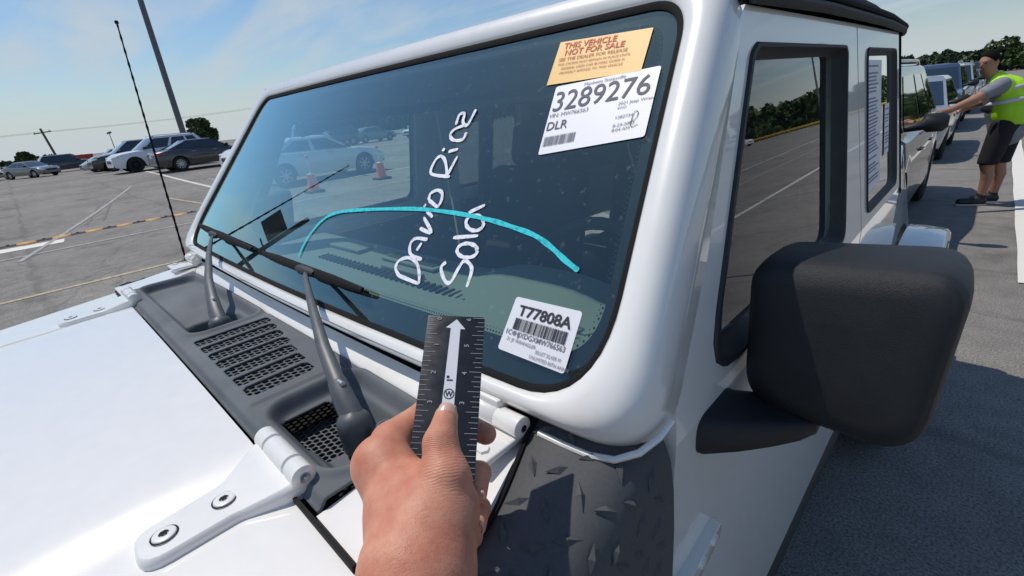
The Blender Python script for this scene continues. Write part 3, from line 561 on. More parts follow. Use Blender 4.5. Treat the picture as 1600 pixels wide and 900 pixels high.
# wipers
def wiper(base, tip, b0, b1, name='wiper'):
    root = empty(name, (0, 0, 0), 0, JEEP); base = Vector(base); tx, tz = tip; tipv = WS(tx, tz, .020)
    k = MB(); k.lathe([(-.03, .019), (.0, .021), (.012, .020), (.020, .014), (.023, 0)], base, 'z', 20); k.build('pivot_cap', 'wiper_metal', root, smooth=50)
    k = MB(); k.lathe([(-.025, .013), (.004, .013), (.010, .010), (.010, .006), (.002, .006)], base+Vector((.034, .022, -.004)), 'z', 18); k.build('washer_nozzle', 'wiper_metal', root, smooth=50)
    d = (tipv-base); kn = base+d*.13+Vector((0, -.006, .030)); a2 = base+d*.30+Vector((0, -.010, .036)); a3 = base+d*.62+Vector((0, -.008, .028)); a4 = base+d*.9+Vector((0, -.004, .010))
    k = MB(); k.tube([base+Vector((0, 0, .014)), base+d*.06+Vector((0, -.004, .024)), kn], [(.008, .015), (.0075, .014), (.007, .0122)], 12, flat=(0, -.3, 1)); k.build('arm_head', 'wiper_metal', root, smooth=60)
    k = MB(); k.tube([kn+d*-.01, a2, a3, a4, tipv], [(.0055, .0112), (.0052, .0095), (.0045, .0066), (.0036, .0046), (.003, .0036)], 10, flat=(0, -.3, 1)); k.build('arm', 'wiper_metal', root, smooth=60)
    k = MB(); k.lathe([(-.017, 0), (-.017, .0032), (.017, .0032), (.017, 0)], kn+Vector((0, 0, .002)), 'x', 10); k.build('hinge_pin', 'steel', root)
    n = 14; P = [(b0[0]+(b1[0]-b0[0])*i/n, b0[1]+(b1[1]-b0[1])*i/n) for i in range(n+1)]
    k = MB(); k.tube([WS(x, z, .0155+.004*math.sin(math.pi*i/n)) for i, (x, z) in enumerate(P)], [(.003, .003+.0055*min(1, .35+math.sin(math.pi*i/n))) for i in range(n+1)], 8, flat=(0, -.78, .62)); k.build('blade_spoiler', 'rubber', root, smooth=60)
    k = MB(); k.tube([WS(x, z, .007) for x, z in P], [(.006, .0022)]*(n+1), 6, flat=(0, -.78, .62)); k.build('blade_rubber', 'rubber', root)
    k = MB(); c = WS(tx, tz, .021); t = (WS(*P[-1])-WS(*P[0])).normalized(); k.tube([c-t*.035, c-t*.02, c+t*.02, c+t*.035], [(.004, .006), (.007, .009), (.007, .009), (.004, .006)], 8, flat=(0, -.78, .62)); k.build('clip', 'black_plastic', root, smooth=60)
    return root
wiper((-.062, .196, 1.300), (-.462, 1.402), (-.668, 1.409), (-.17, 1.404)); wiper((.478, .196, 1.302), (.128, 1.400), (-.105, 1.404), (.318, 1.400))
# antenna
k = MB(); k.lathe([(-.03, .016), (.0, .016), (.012, .011), (.02, .006)], (-.712, .287, 1.298), 'z', 14); ab = k.build('antenna', 'black_plastic', JEEP)
k = MB(); n = 60; P = []
for i in range(n+1): t = i/n; P.append((-.712+.0005*t, .287+.030*t, 1.32+.635*t))
k.tube(P, [.0030-.0012*i/n+(.0011 if i % 3 == 0 else 0) for i in range(n+1)], 6); k.build('mast', 'rubber', ab)
k = MB(); k.lathe([(0, 0), (.002, .0045), (.008, .0045), (.010, 0)], (-.7115, .317, 1.955), 'z', 8); k.build('tip', 'rubber', ab)
# ---- doors, body side, mirror
def side(s):
    return lambda y, z, d=0: (s*(sx(z)-d), y, z)
def door(s, front):
    root = empty('door', (0, 0, 0), 0, JEEP); fm = side(s)
    if front:
        up = [(.396, 1.300), (.405, 1.340), (.500, 1.488), (.648, 1.726), (.668, 1.742), (1.304, 1.750), (1.3655, 1.300)]
        lo = [(.392, .70), (.386, .90), (.384, 1.15), (.396, 1.300), (1.3655, 1.300), (1.395, .64), (.44, .625)]
        wo = [(.474, 1.326), (.676, 1.690), (.700, 1.702), (1.200, 1.708), (1.212, 1.695), (1.185, 1.325)]; rr = [.055, .03, .012, .02, .012, .04]; gd = .0205
        gi = [(.524, 1.346), (.700, 1.668), (.720, 1.682), (1.180, 1.690), (1.189, 1.680), (1.160, 1.346)]
    else:
        up = [(1.3745, 1.300), (1.3125, 1.750), (1.885, 1.755), (1.985, 1.300)]
        lo = [(1.404, .64), (1.3745, 1.300), (1.985, 1.300), (2.02, 1.05), (1.80, .64)]
        wo = [(1.430, 1.325), (1.412, 1.708), (1.835, 1.712), (1.90, 1.325)]; rr = .03; gd = .008
        gi = [(1.446, 1.342), (1.429, 1.690), (1.812, 1.694), (1.872, 1.342)]
    W = round_poly(wo, rr, 4); G = round_poly(gi, rr, 4)
    mb = MB(); panel(mb, [up, W[::-1]], lambda a, b, d: fm(a, b, d), .035); o = mb.build('upper_frame', 'white_paint', root, smooth=30)
    n = 8; mb = MB(); panel(mb, [lo], lambda a, b, d: fm(a, b, d), .04); mb.build('door_panel', 'white_paint', root, smooth=30)
    mb = MB(); k = len(W); Wi = [(a+(c-a)*.3, b+(d-b)*.3) for (a, b), (c, d) in zip(W, G)]
    mb.loft([[fm(a, b, .001) for a, b in W], [fm(a, b, -.004) for a, b in mixl(W, G, .06)], [fm(a, b, -.0035) for a, b in mixl(W, G, .30)], [fm(a, b, gd*.2) for a, b in mixl(W, G, .45)], [fm(a, b, gd-.0015) for a, b in mixl(W, G, .8)], [fm(a, b, gd+.0005) for a, b in G]], True); mb.build('window_frame', 'black_plastic', root, smooth=50)
    mb = MB(); v2, tr = fill([G]); mb.add([fm(p.x, p.y, gd) for p in v2], [tuple(t) for t in tr]); mb.build('window_glass', 'door_glass' if front else 'rear_glass', root, smooth=180)
    yh = .975 if False else (1.22 if front else 1.84)
    mb = MB(); mb.tube([(s*.802, yh-.09, 1.10), (s*.826, yh-.07, 1.103), (s*.828, yh+.05, 1.103), (s*.803, yh+.07, 1.10)], [(.013, .008)]*4, 10, flat=(0, 0, 1)); mb.lathe([(s*.80, .03), (s*.804, .03), (s*.8045, 0)], (0, yh-.01, 1.10), 'x', 18); mb.build('handle', 'white_paint' if s > 0 else 'white_paint', root)
    for zc in ((1.075, .80) if front else (1.10, .80)):
        y0 = .384 if front else 1.372
        h = MB(); ol = round_poly([(y0-.055, zc-.030), (y0+.005, zc-.030), (y0+.055, zc-.012), (y0+.125, zc+.006), (y0+.13, zc+.034), (y0+.055, zc+.022), (y0-.055, zc+.028)], .008, 3)
        panel(h, [ol], lambda a, b, d: (s*(sx(b)+.0145-d), a, b), .016); ho = h.build('door_hinge', 'white_paint', root, bevel=.004, segs=3)
        h = MB(); h.lathe([(-.040, 0), (-.040, .011), (.040, .011), (.040, 0)], (s*.815, y0-.004, zc), 'z', 16); h.build('barrel', 'white_paint', ho)
        for dy in (.068, .105): h = MB(); h.lathe([(s*.0, .0085), (s*.003, .0078), (s*.0035, 0)], (s*.8145, y0+dy, zc+.013+(.006 if dy > .1 else 0)), 'x', 16); h.build('screw', 'white_paint', ho)
    return root
d_l = door(1, True); d_lr = door(1, False); d_r = door(-1, True); d_rr = door(-1, False)
d_l['label'] = 'front door on the steering wheel side'
# papers behind the rear window glass
for (y0, y1, z0, z1) in ((1.446, 1.655, 1.368, 1.682), (1.715, 1.79, 1.43, 1.57)):
    mb = MB(); mb.add([(sx(z)-.0060, y, z) for y, z in ((y0, z0), (y1, z0+.005), (y1, z1), (y0, z1))], [(0, 1, 2, 3)]); p_ = mb.build('window_paper', 'sticker_white', d_lr, smooth=0)
    mb = MB(); r = random.Random(int(z0*999))
    z = z1-.012
    while z > z0+.02:
        wd = (y1-y0)*r.uniform(.55, .85); mb.add([(sx(q)-.0050, y, q) for y, q in ((y0+.01, z), (y0+.01+wd, z), (y0+.01+wd, z-.0035), (y0+.01, z-.0035))], [(0, 1, 2, 3)]); z -= r.choice((.0085, .0085, .016))
    mb.build('printed_text', 'ink_grey', d_lr, smooth=0)
# A pillar flank and body side behind the frame, both sides
for s in (1, -1):
    mb = MB(); rows = []
    for i in range(15):
        t = i/14; z = 1.392+t*.343; q = WS(s*(.797-.053*t), z, -.03); ye = .402+(.645-.402)*max(0, (z-1.338)/(1.726-1.338)); rows.append([(s*(sx(z)-.012), q.y-.005, z), (s*(sx(z)-.001), q.y+.012, z), (s*sx(z), ye-.0035, z), (s*(sx(z)-.03), ye-.0035, z)])
    mb.loft(rows, False); mb.build('pillar_side', 'white_paint', JEEP, smooth=50)
    mb = MB(); fm = side(s); panel(mb, [[(.12, .62), (.388, .62), (.380, 1.10), (.388, 1.27), (.12, 1.24)]], lambda a, b, d: fm(a, b, d+.004), .03); mb.build('cowl_side', 'white_paint', JEEP, smooth=30)
    mb = MB(); panel(mb, [[(2.005, 1.275), (2.03, 1.05), (1.83, .66), (2.1, .62), (2.18, .85), (2.3, .98), (2.85, .98), (3.0, .8), (3.05, .62), (3.34, .62), (3.36, 1.275)]], lambda a, b, d: (s*(sx(b)-d-.105*max(0, a-2.0)*sstep(.9, 1.1, b)), a, b), .04); mb.build('quarter_panel', 'white_paint', JEEP, smooth=30)
    mb = MB(); mb.box((s*.765, 1.20, .575), (.07, 1.66, .085)); mb.build('rocker', 'white_paint' if False else 'black_plastic', JEEP, bevel=.012)
    mb = MB(); rows = []
    for i in range(17):
        a = math.pi*(i/16)*1.0; r0 = .47; yy = 2.58-math.cos(a)*.50; zz = .60+(abs(math.sin(a))**.55)*.405
        rows.append([(s*.795, yy, zz+.005), (s*.85, yy, zz+.004), (s*.925, yy, zz-.004), (s*.938, yy, zz-.02), (s*.935, yy+math.cos(a)*.012, zz-.06), (s*.80, yy+math.cos(a)*.02, zz-.05)])
    mb.loft(rows, False); mb.build('fender_flare', 'white_paint', JEEP, smooth=50)
    mb = MB(); rows = []
    for i in range(17):
        a = math.pi*i/16; yy = -.43-math.cos(a)*.56; zz = .60+(abs(math.sin(a))**.5)*.43
        rows.append([(s*.60, yy, zz+.01), (s*.85, yy, zz+.004), (s*.925, yy, zz-.004), (s*.938, yy, zz-.02), (s*.935, yy+math.cos(a)*.012, zz-.06), (s*.60, yy+math.cos(a)*.02, zz-.05)])
    mb.loft(rows, False); mb.build('fender_flare', 'white_paint', JEEP, smooth=50)
    mb = MB(); mb.add([(s*.70, .10, 1.22), (s*.70, .10, .62), (s*.55, -1.15, .62), (s*.55, -1.15, 1.16)], [(0, 1, 2, 3)]); mb.build('engine_side', 'white_paint', JEEP)
# ---- diamond-plate cowl cover (driver side) with raised diamonds; the other side alike
def cover(s):
    def zt(y): return 1.289+.052*sstep(.20, .36, y)
    def xin(y): return .7185-.295*max(0, min(y, .31)-.165)+.35*max(0, y-.33)
    def prof(y):
        x0 = xin(y); z = zt(y)
        return [(x0, z-.012), (x0, z), ((x0+.775)/2, z-.002), (.762, z-.006), (.780, z-.014), (.7935, z-.028), (.8015, z-.050), (.8055, z-.085), (.8075, z-.14), (.8075, .98)]
    mb = MB(); ys = np.linspace(.118, .3815, 18); rows = [[(s*x, y, z) for x, z in prof(y)] for y in ys]
    mb.loft(rows, False); o = mb.build('cowl_cover', 'diamond_cover', JEEP, smooth=180, solid=0); o['label'] = 'black textured cowl cover with raised diamond studs'
    mb = MB(); mb.tube([Vector(r[1])+Vector((0, 0, .001)) for r in rows], .003, 6); mb.tube([Vector((s*.7475, .29, 1.334)), Vector((s*.775, .318, 1.330)), Vector((s*.792, .350, 1.334)), Vector((s*.801, .380, 1.338))], .0032, 6) if False else None
    mb.build('edge_bead', 'rubber', o)
    def at(u, y):                                               # u: distance along the profile from its inner edge
        p = prof(y)[1:]; k = 0
        while k < len(p)-2:
            d = math.hypot(p[k+1][0]-p[k][0], p[k+1][1]-p[k][1])
            if u <= d: break
            u -= d; k += 1
        d = math.hypot(p[k+1][0]-p[k][0], p[k+1][1]-p[k][1]); t = u/d; tx, tz = (p[k+1][0]-p[k][0])/d, (p[k+1][1]-p[k][1])/d
        return Vector((s*(p[k][0]+(p[k+1][0]-p[k][0])*t), y, p[k][1]+(p[k+1][1]-p[k][1])*t)), Vector((s*tx, 0, tz)), Vector((s*-tz, 0, tx))
    i = 0
    for iu in range(9):
        for iy in range(8):
            u = .018+iu*.0300; y = .136+iy*.0345+(.008 if iu % 2 else 0)
            if y > .372: continue
            p, tu, nn = at(u, y); ty = Vector((0, 1, .26 if .2 < y < .385 and iu < 4 else 0)).normalized(); nn = tu.cross(ty).normalized(); nn = nn if nn.z > 0 or nn.x*s > 0 else -nn
            e1, e2 = (tu+ty).normalized(), (tu-ty).normalized(); a, b = (e1, e2) if (iu+iy) % 2 else (e2, e1); A, B = .0145, .0052
            q = MB(); q.add([p+a*A, p+b*B, p-a*A, p-b*B, p+nn*.0046], [(0, 1, 4), (1, 2, 4), (2, 3, 4), (3, 0, 4)]); q.build('raised_diamond', 'diamond_cover', o, smooth=0)
    mb = MB(); mb.lathe([(s*.806, .016), (s*.811, .015), (s*.8125, .010), (s*.810, .008), (s*.810, 0)], (0, .355, 1.125), 'x', 18); mb.build('fastener', 'rubber', o)
    return o
cover(1); cover(-1)
for s in (1, -1):
    mb = MB(); mb.tube([(s*x, y, z) for x, y, z in ((.690, .302, 1.325), (.720, .304, 1.324), (.750, .307, 1.3235), (.775, .316, 1.3245), (.792, .333, 1.330), (.801, .355, 1.338), (.803, .378, 1.345))], .0036, 8); mb.build('cowl_seam', 'white_paint', JEEP)
# ---- door mirrors
def mirror(s):
    root = empty('door_mirror', (0, 0, 0), 0, JEEP)
    ol = round_poly([(.812, 1.277), (.989, 1.270), (1.000, 1.470), (.800, 1.456)], [.054, .048, .036, .032], 8); cx, cz_ = .902, 1.369
    mb = MB(); rings = []
    for y, sc in ((.5530, .35), (.5540, .70), (.5565, .885), (.5625, .950), (.573, .985), (.590, .998), (.615, 1.0), (.655, .985), (.672, .965), (.672, .90), (.655, .89)):
        rings.append([(s*(cx+(x-cx)*sc), y+.14*(cz_+(z-cz_)*sc-cz_), cz_+(z-cz_)*sc) for x, z in ol])
    mb.loft(rings, True); mb.add(rings[0], [tuple(range(len(ol)))]); mb.build('mirror_shell', 'mirror_plastic', root, smooth=60)
    mb = MB(); mb.add([(s*(cx+(x-cx)*.895), .660+.14*((z-cz_)*.895), cz_+(z-cz_)*.895) for x, z in ol], [tuple(range(len(ol)))]); mb.build('mirror_glass', 'chrome', root, smooth=0)
    r = []
    for x, y0, y1, z0, z1 in ((.795, .445, .545, 1.250, 1.303), (.806, .448, .550, 1.249, 1.299), (.835, .478, .578, 1.248, 1.290), (.862, .508, .598, 1.250, 1.285), (.884, .532, .606, 1.255, 1.282), (.897, .550, .603, 1.262, 1.280)):
        r.append([(s*x, a, b) for a, b in round_poly([(y0, z0), (y1, z0), (y1, z1), (y0, z1)], .022, 5)])
    mb = MB(); mb.loft(r, True, True); mb.build('mirror_arm', 'mirror_plastic', root, smooth=60)
    return root
mirror(1); mirror(-1)
# ---- soft top
def stop_():
    root = empty('soft_top', (0, 0, 0), 0, JEEP)
    secs = [(.668, .736, 1.735, 1.762), (.74, .742, 1.752, 1.780), (1.0, .744, 1.757, 1.796), (1.31, .744, 1.759, 1.816), (1.6, .743, 1.761, 1.814), (1.90, .738, 1.760, 1.800), (1.99, .728, 1.755, 1.792), (2.3, .66, 1.75, 1.788), (2.8, .59, 1.745, 1.78), (3.25, .54, 1.735, 1.765)]
    rows = []
    for y, xb, zb, zt in secs:
        h = [(xb, zb), (xb+.006, zb+.008), (xb+.004, zb+.025), (xb-.02, zt-.006), (xb-.06, zt+.004), (xb*.6, zt+.010), (0, zt+.014)]; rows.append([(x, y, z) for x, z in h]+[(-x, y, z) for x, z in h[-2::-1]])
    mb = MB(); mb.loft(rows, False); mb.build('roof_fabric', 'fabric_black', root, smooth=50, solid=.006)
    for s in (1, -1):
        mb = MB(); mb.tube([(s*.752, .672, 1.749), (s*.756, 1.0, 1.757), (s*.756, 1.31, 1.760), (s*.755, 1.6, 1.762), (s*.750, 1.90, 1.761), (s*.738, 2.0, 1.756)], [(.009, .007)]*6, 8); mb.build('side_rail', 'black_plastic', root)
        mb = MB(); mb.tube([(s*.750, .66, 1.764), (s*.757, 1.0, 1.774), (s*.757, 1.31, 1.777), (s*.757, 1.6, 1.778), (s*.75, 1.92, 1.772), (s*.735, 2.01, 1.766)], [(.006, .010)]*6, 8); mb.build('fabric_roll', 'fabric_black', root)
        mb = MB(); mb.add([(s*.740, 1.91, 1.755), (s*.802, 2.0, 1.275), (s*.62, 3.34, 1.275), (s*.54, 3.25, 1.735)], [(0, 1, 2, 3)]); mb.build('side_curtain', 'fabric_black', root, solid=.004)
    mb = MB(); mb.add([(-.62, 3.34, 1.275), (.62, 3.34, 1.275), (.54, 3.25, 1.735), (-.54, 3.25, 1.735)], [(0, 1, 2, 3)]); mb.build('rear_curtain', 'fabric_black', root, solid=.004)
    return root
stop_()
# ---- floor, tail, front end, wheels
mb = MB(); mb.box((0, 1.75, .60), (1.5, 3.2, .06)); mb.box((0, .36, .90), (1.5, .03, .66)); mb.build('floor_pan', 'interior_black', JEEP)
mb = MB(); mb.box((0, 3.36, .95), (1.28, .03, .66)); mb.build('tailgate', 'white_paint', JEEP, bevel=.01)
mb = MB(); mb.box((0, 3.45, .60), (1.5, .16, .16)); mb.build('bumper', 'black_plastic', JEEP, bevel=.02)
mb = MB(); mb.box((0, -1.42, .62), (1.6, .2, .18)); mb.build('bumper', 'black_plastic', JEEP, bevel=.02)
mb = MB(); mb.box((0, -1.20, .93), (1.16, .06, .44)); gr = mb.build('grille', 'white_paint', JEEP, bevel=.02)
for i in range(7): mb = MB(); mb.box(((i-3)*.085, -1.232, .97), (.05, .006, .27)); mb.build('grille_slot', 'gap_dark', gr, bevel=.02)
for s in (1, -1): mb = MB(); mb.lathe([(-.03, .09), (-.04, .085), (-.05, .05), (-.053, 0)], (s*.42, -1.205, .99), 'y', 24); mb.build('headlight', 'headlight', gr)
mb = MB(); mb.box((0, 1.0, .42), (1.0, 4.2, .2)); mb.build('chassis', 'gap_dark', JEEP)
def wheel_mesh(R, Wd, spokes=7):
    t = MB(); h = Wd/2; t.lathe([(-h*.8, R*.62), (-h, R*.72), (-h, R*.90), (-h*.75, R), (h*.75, R), (h, R*.90), (h, R*.72), (h*.8, R*.62)], n=32)
    r = MB(); r.lathe([(-h*.8, R*.63), (-h*.7, R*.60), (h*.55, R*.57), (h*.82, R*.60), (h*.82, R*.64)], n=32); r.lathe([(h*.55, R*.14), (h*.70, R*.13), (h*.72, 0)], n=16)
    for i in range(spokes):
        a = 2*math.pi*i/spokes; m = Matrix.Rotation(a, 3, 'X'); r.box(m @ Vector((h*.6, 0, R*.36)), (h*.16, R*.13, R*.5), m)
    b = MB(); b.lathe([(h*.1, R*.58), (h*.1, 0)], n=24)
    return t, r, b
WM = {}
def wheel(parent, loc, s, R, Wd=.22, key='a', spokes=7, rim='rim'):
    kk = (R, Wd, spokes, rim)
    if kk not in WM:
        t, r, b = wheel_mesh(R, Wd, spokes); a = t.build('tyre', 'tyre', None, smooth=40); c = r.build('rim', rim, a, smooth=40); d = b.build('brake', 'gap_dark', a); WM[kk] = (a.data, c.data, d.data)
        for q in (c, d, a): bpy.data.objects.remove(q)
    e = empty('wheel', loc, 0, parent); e.rotation_euler = (random.uniform(0, 2), 0, 0) if s > 0 else (random.uniform(0, 2), 0, math.pi)
    for nme, me in zip(('tyre', 'rim', 'brake'), WM[kk]): o = bpy.data.objects.new(nme, me); COL.objects.link(o); o.parent = e
    return e
for s in (1, -1):
    for y in (-.43, 2.58): wheel(JEEP, (s*.79, y, .405), s, .405, .25, spokes=5)
k = wheel(JEEP, (0, 3.52, .98), 1, .40, .24, spokes=5); k.rotation_euler = (0, 0, math.pi/2)
# ---- cabin
CAB = JEEP
mb = MB(); rows = []
for x in np.linspace(-.735, .735, 50):
    dh = .035*math.exp(-((x-.37)/.16)**4); rows.append([(x, .405-bow(x), 1.285), (x, .47, 1.288), (x, .60, 1.292+dh*.3), (x, .68, 1.296+dh), (x, .735, 1.292+dh), (x, .755, 1.275+dh*.7), (x, .76, 1.15), (x, .74, .98), (x, .62, .80)])
mb.loft(rows, False); dash = mb.build('dashboard', 'dash_plastic', CAB, smooth=40)
for i in range(36):
    x = -.40+.8*i/35; mb = MB(); mb.box((x, .575, 1.2945), (.007, .034, .0052)); mb.build('defrost_slot', 'gap_dark', dash)
mb = MB(); mb.box((-.06, .668, 1.300), (.24, .06, .010)); mb.build('dash_tray', 'dash_plastic', dash, bevel=.004)
mb = MB(); mb.box((-.06, .668, 1.3052), (.21, .04, .003)); mb.build('tray_mat', 'interior_black', dash)
mb = MB(); mb.box((-.02, .6, 1.300), (.18, .012, .012)); mb.box((-.40, .66, 1.300), (.2, .05, .012)); mb.build('dash_trim', 'dash_plastic', dash, bevel=.003)
mb = MB(); mb.box((0, .775, 1.12), (.24, .03, .17)); mb.build('screen', 'frit', dash, bevel=.01)
sw = empty('steering_wheel', (.37, .835, 1.215), 0, CAB); sw.rotation_euler = (rad(68), 0, 0)
mb = MB(); mb.tube([(.185*math.cos(a), .185*math.sin(a), 0) for a in np.linspace(0, 2*math.pi, 41)], .0155, 10, False); mb.build('wheel_rim', 'interior_black', sw)
mb = MB(); mb.box((0, -.01, -.01), (.14, .12, .05)); mb.box((.115, 0, 0), (.12, .03, .016)); mb.box((-.115, 0, 0), (.12, .03, .016)); mb.box((0, -.12, 0), (.035, .12, .016)); mb.build('hub', 'interior_black', sw, bevel=.008)
def seat(x, y):
    r = empty('seat', (x, y, 0), 0, CAB)
    mb = MB(); mb.box((0, 0, .86), (.50, .52, .16)); mb.build('cushion', 'seat_cloth', r, bevel=.05, segs=4)
    m = Matrix.Rotation(rad(-14), 3, 'X'); mb = MB(); mb.box((0, .32, 1.14), (.50, .14, .58), m); mb.build('backrest', 'seat_cloth', r, bevel=.055, segs=4)
    mb = MB(); mb.box((0, .41, 1.51), (.27, .11, .19), m); mb.build('headrest', 'seat_cloth', r, bevel=.045, segs=4)
    mb = MB(); mb.tube([(-.06, .385, 1.38), (-.06, .40, 1.46)], .008); mb.tube([(.06, .385, 1.38), (.06, .40, 1.46)], .008); mb.build('headrest_post', 'steel', r)
seat(.37, 1.16); seat(-.37, 1.16); seat(.33, 2.15); seat(-.33, 2.15)
mb = MB()
for s in (1, -1): mb.tube([(s*.70, 1.52, .65), (s*.69, 1.52, 1.30), (s*.64, 1.53, 1.62), (s*.58, 1.53, 1.70), (0, 1.53, 1.715)], .033, 10); mb.tube([(s*.655, .70, 1.66), (s*.64, 1.0, 1.70), (s*.63, 1.53, 1.71), (s*.60, 2.4, 1.70), (s*.58, 2.95, 1.60), (s*.62, 3.2, 1.2)], .030, 10)
mb.build('roll_bar', 'interior_black', CAB)
mb = MB(); mb.box((0, .705, 1.728), (1.30, .10, .03)); mb.build('header_trim', 'interior_black', CAB, bevel=.008)
for s in (1, -1): mb = MB(); mb.box((s*.33, .745, 1.70), (.42, .15, .014), Matrix.Rotation(rad(28), 3, 'X')); mb.build('sun_visor', 'dash_plastic' if False else 'interior_black', CAB, bevel=.006)
mb = MB(); mb.box((0, 1.15, .80), (.22, .7, .3)); mb.build('console', 'interior_black', CAB, bevel=.03)
for s in (1, -1):
    for (y0, y1) in ((.42, 1.34), (1.41, 1.96)): mb = MB(); mb.box((s*.742, (y0+y1)/2, 1.0), (.035, y1-y0, .56)); mb.build('door_card', 'interior_black', CAB, bevel=.01)
# ------------------------------------------------------------------ hand holding the gauge
J = dict(elbow=(.985, -.175, 1.245, .043), fore=(.8400, .0250, 1.358, .0365), wrist=(.7672, .1001, 1.3835, .0315), palmc=(.7352, .1226, 1.3868, .0295),
imcp=(.6880, .1270, 1.4040, .0200), ibase=(.6700, .1470, 1.4040, .0165), ipip=(.6612, .1902, 1.4018, .0140), idip=(.6816, .2115, 1.3883, .0108), itip=(.7021, .2208, 1.3808, .0096),
tcmc=(.7581, .119, 1.3955, .0235), tmcp=(.7525, .1402, 1.4183, .0170), tip=(.7367, .1512, 1.4325, .0122), tt=(.7265, .1665, 1.4420, .0089),
mmcp=(.6850, .1338, 1.3755, .0188), mpip=(.668, .194, 1.344, .0125), mdip=(.7082, .2032, 1.3525, .0097), mtip=(.739, .1745, 1.3690, .0080),
rmcp=(.6974, .1306, 1.3602, .0185), rpip=(.690, .178, 1.332, .0115), rdip=(.7250, .1851, 1.3367, .0090), rtip=(.7514, .1604, 1.3557, .0074),
pmcp=(.7122, .1264, 1.3559, .0175), ppip=(.710, .160, 1.330, .0105), pdip=(.7393, .1631, 1.3347, .0080), ptip=(.7600, .1403, 1.3532, .0068),
web=(.7196, .1383, 1.4035, .0130), thn=(.7614, .1391, 1.3990, .0140))
def cap(a, b): return (*J[a], *J[b])
hand_caps = [cap(*p) for p in (('elbow', 'fore'), ('fore', 'wrist'), ('wrist', 'palmc'), ('palmc', 'imcp'), ('palmc', 'mmcp'), ('palmc', 'rmcp'), ('wrist', 'pmcp'), ('imcp', 'mmcp'), ('mmcp', 'rmcp'), ('rmcp', 'pmcp'),
    ('wrist', 'tcmc'), ('tcmc', 'tmcp'), ('palmc', 'tcmc'), ('tcmc', 'thn'))]
fingers = [[cap('imcp', 'ibase'), cap('ibase', 'ipip'), cap('ipip', 'idip'), cap('idip', 'itip')], [cap('tmcp', 'tip'), cap('tip', 'tt')], [cap('mmcp', 'mpip'), cap('mpip', 'mdip'), cap('mdip', 'mtip')],
    [cap('rmcp', 'rpip'), cap('rpip', 'rdip'), cap('rdip', 'rtip')], [cap('pmcp', 'ppip'), cap('ppip', 'pdip'), cap('pdip', 'ptip')]]
def hand_sdf():
    vox = .0013; allc = hand_caps+[c for f_ in fingers for c in f_]
    P = np.array([c[:3] for c in allc[1:]]+[c[4:7] for c in allc]); lo = P.min(0)-.055; hi = P.max(0)+.055; lo[1] = -.13; hi[0] = 1.0; n = np.ceil((hi-lo)/vox).astype(int)
    ax = [(lo[i]+vox*np.arange(n[i])).astype(np.float32) for i in range(3)]
    def smin(a, b, k): h = np.clip(.5+.5*(b-a)/k, 0, 1); return b*(1-h)+a*h-k*h*(1-h)
    D = np.full(tuple(n), .1, np.float32)
    def put(D, c, k):
        a = np.array(c[:3], np.float32); b = np.array(c[4:7], np.float32); ra, rb = c[3], c[7]; m = max(ra, rb)+.03
        sl_ = tuple(slice(max(0, int((min(a[i], b[i])-m-lo[i])/vox)), max(1, int((max(a[i], b[i])+m-lo[i])/vox))) for i in range(3))
        g = np.stack(np.meshgrid(*[ax[i][sl_[i]] for i in range(3)], indexing='ij'), -1); ab = b-a
        t = np.clip(((g-a)@ab)/float(ab@ab), 0, 1); d = np.linalg.norm(g-(a+t[..., None]*ab), axis=-1)-(ra+(rb-ra)*t); D[sl_] = smin(D[sl_], d, k)
    for c in hand_caps: put(D, c, .014)
    for f_ in fingers:
        F = np.full(tuple(n), .1, np.float32)
        for c in f_: put(F, c, .004)
        D = smin(D, F, .005)
    # knuckle folds on the thumb joint
    grid = openvdb.FloatGrid(.1); grid.copyFromArray(D); p_, q_ = grid.convertToQuads(0.0)
    mb = MB(); mb.v = [tuple(x) for x in (np.asarray(p_)*vox+lo).tolist()]; mb.f = [tuple(x) for x in np.asarray(q_).tolist()]
    return mb
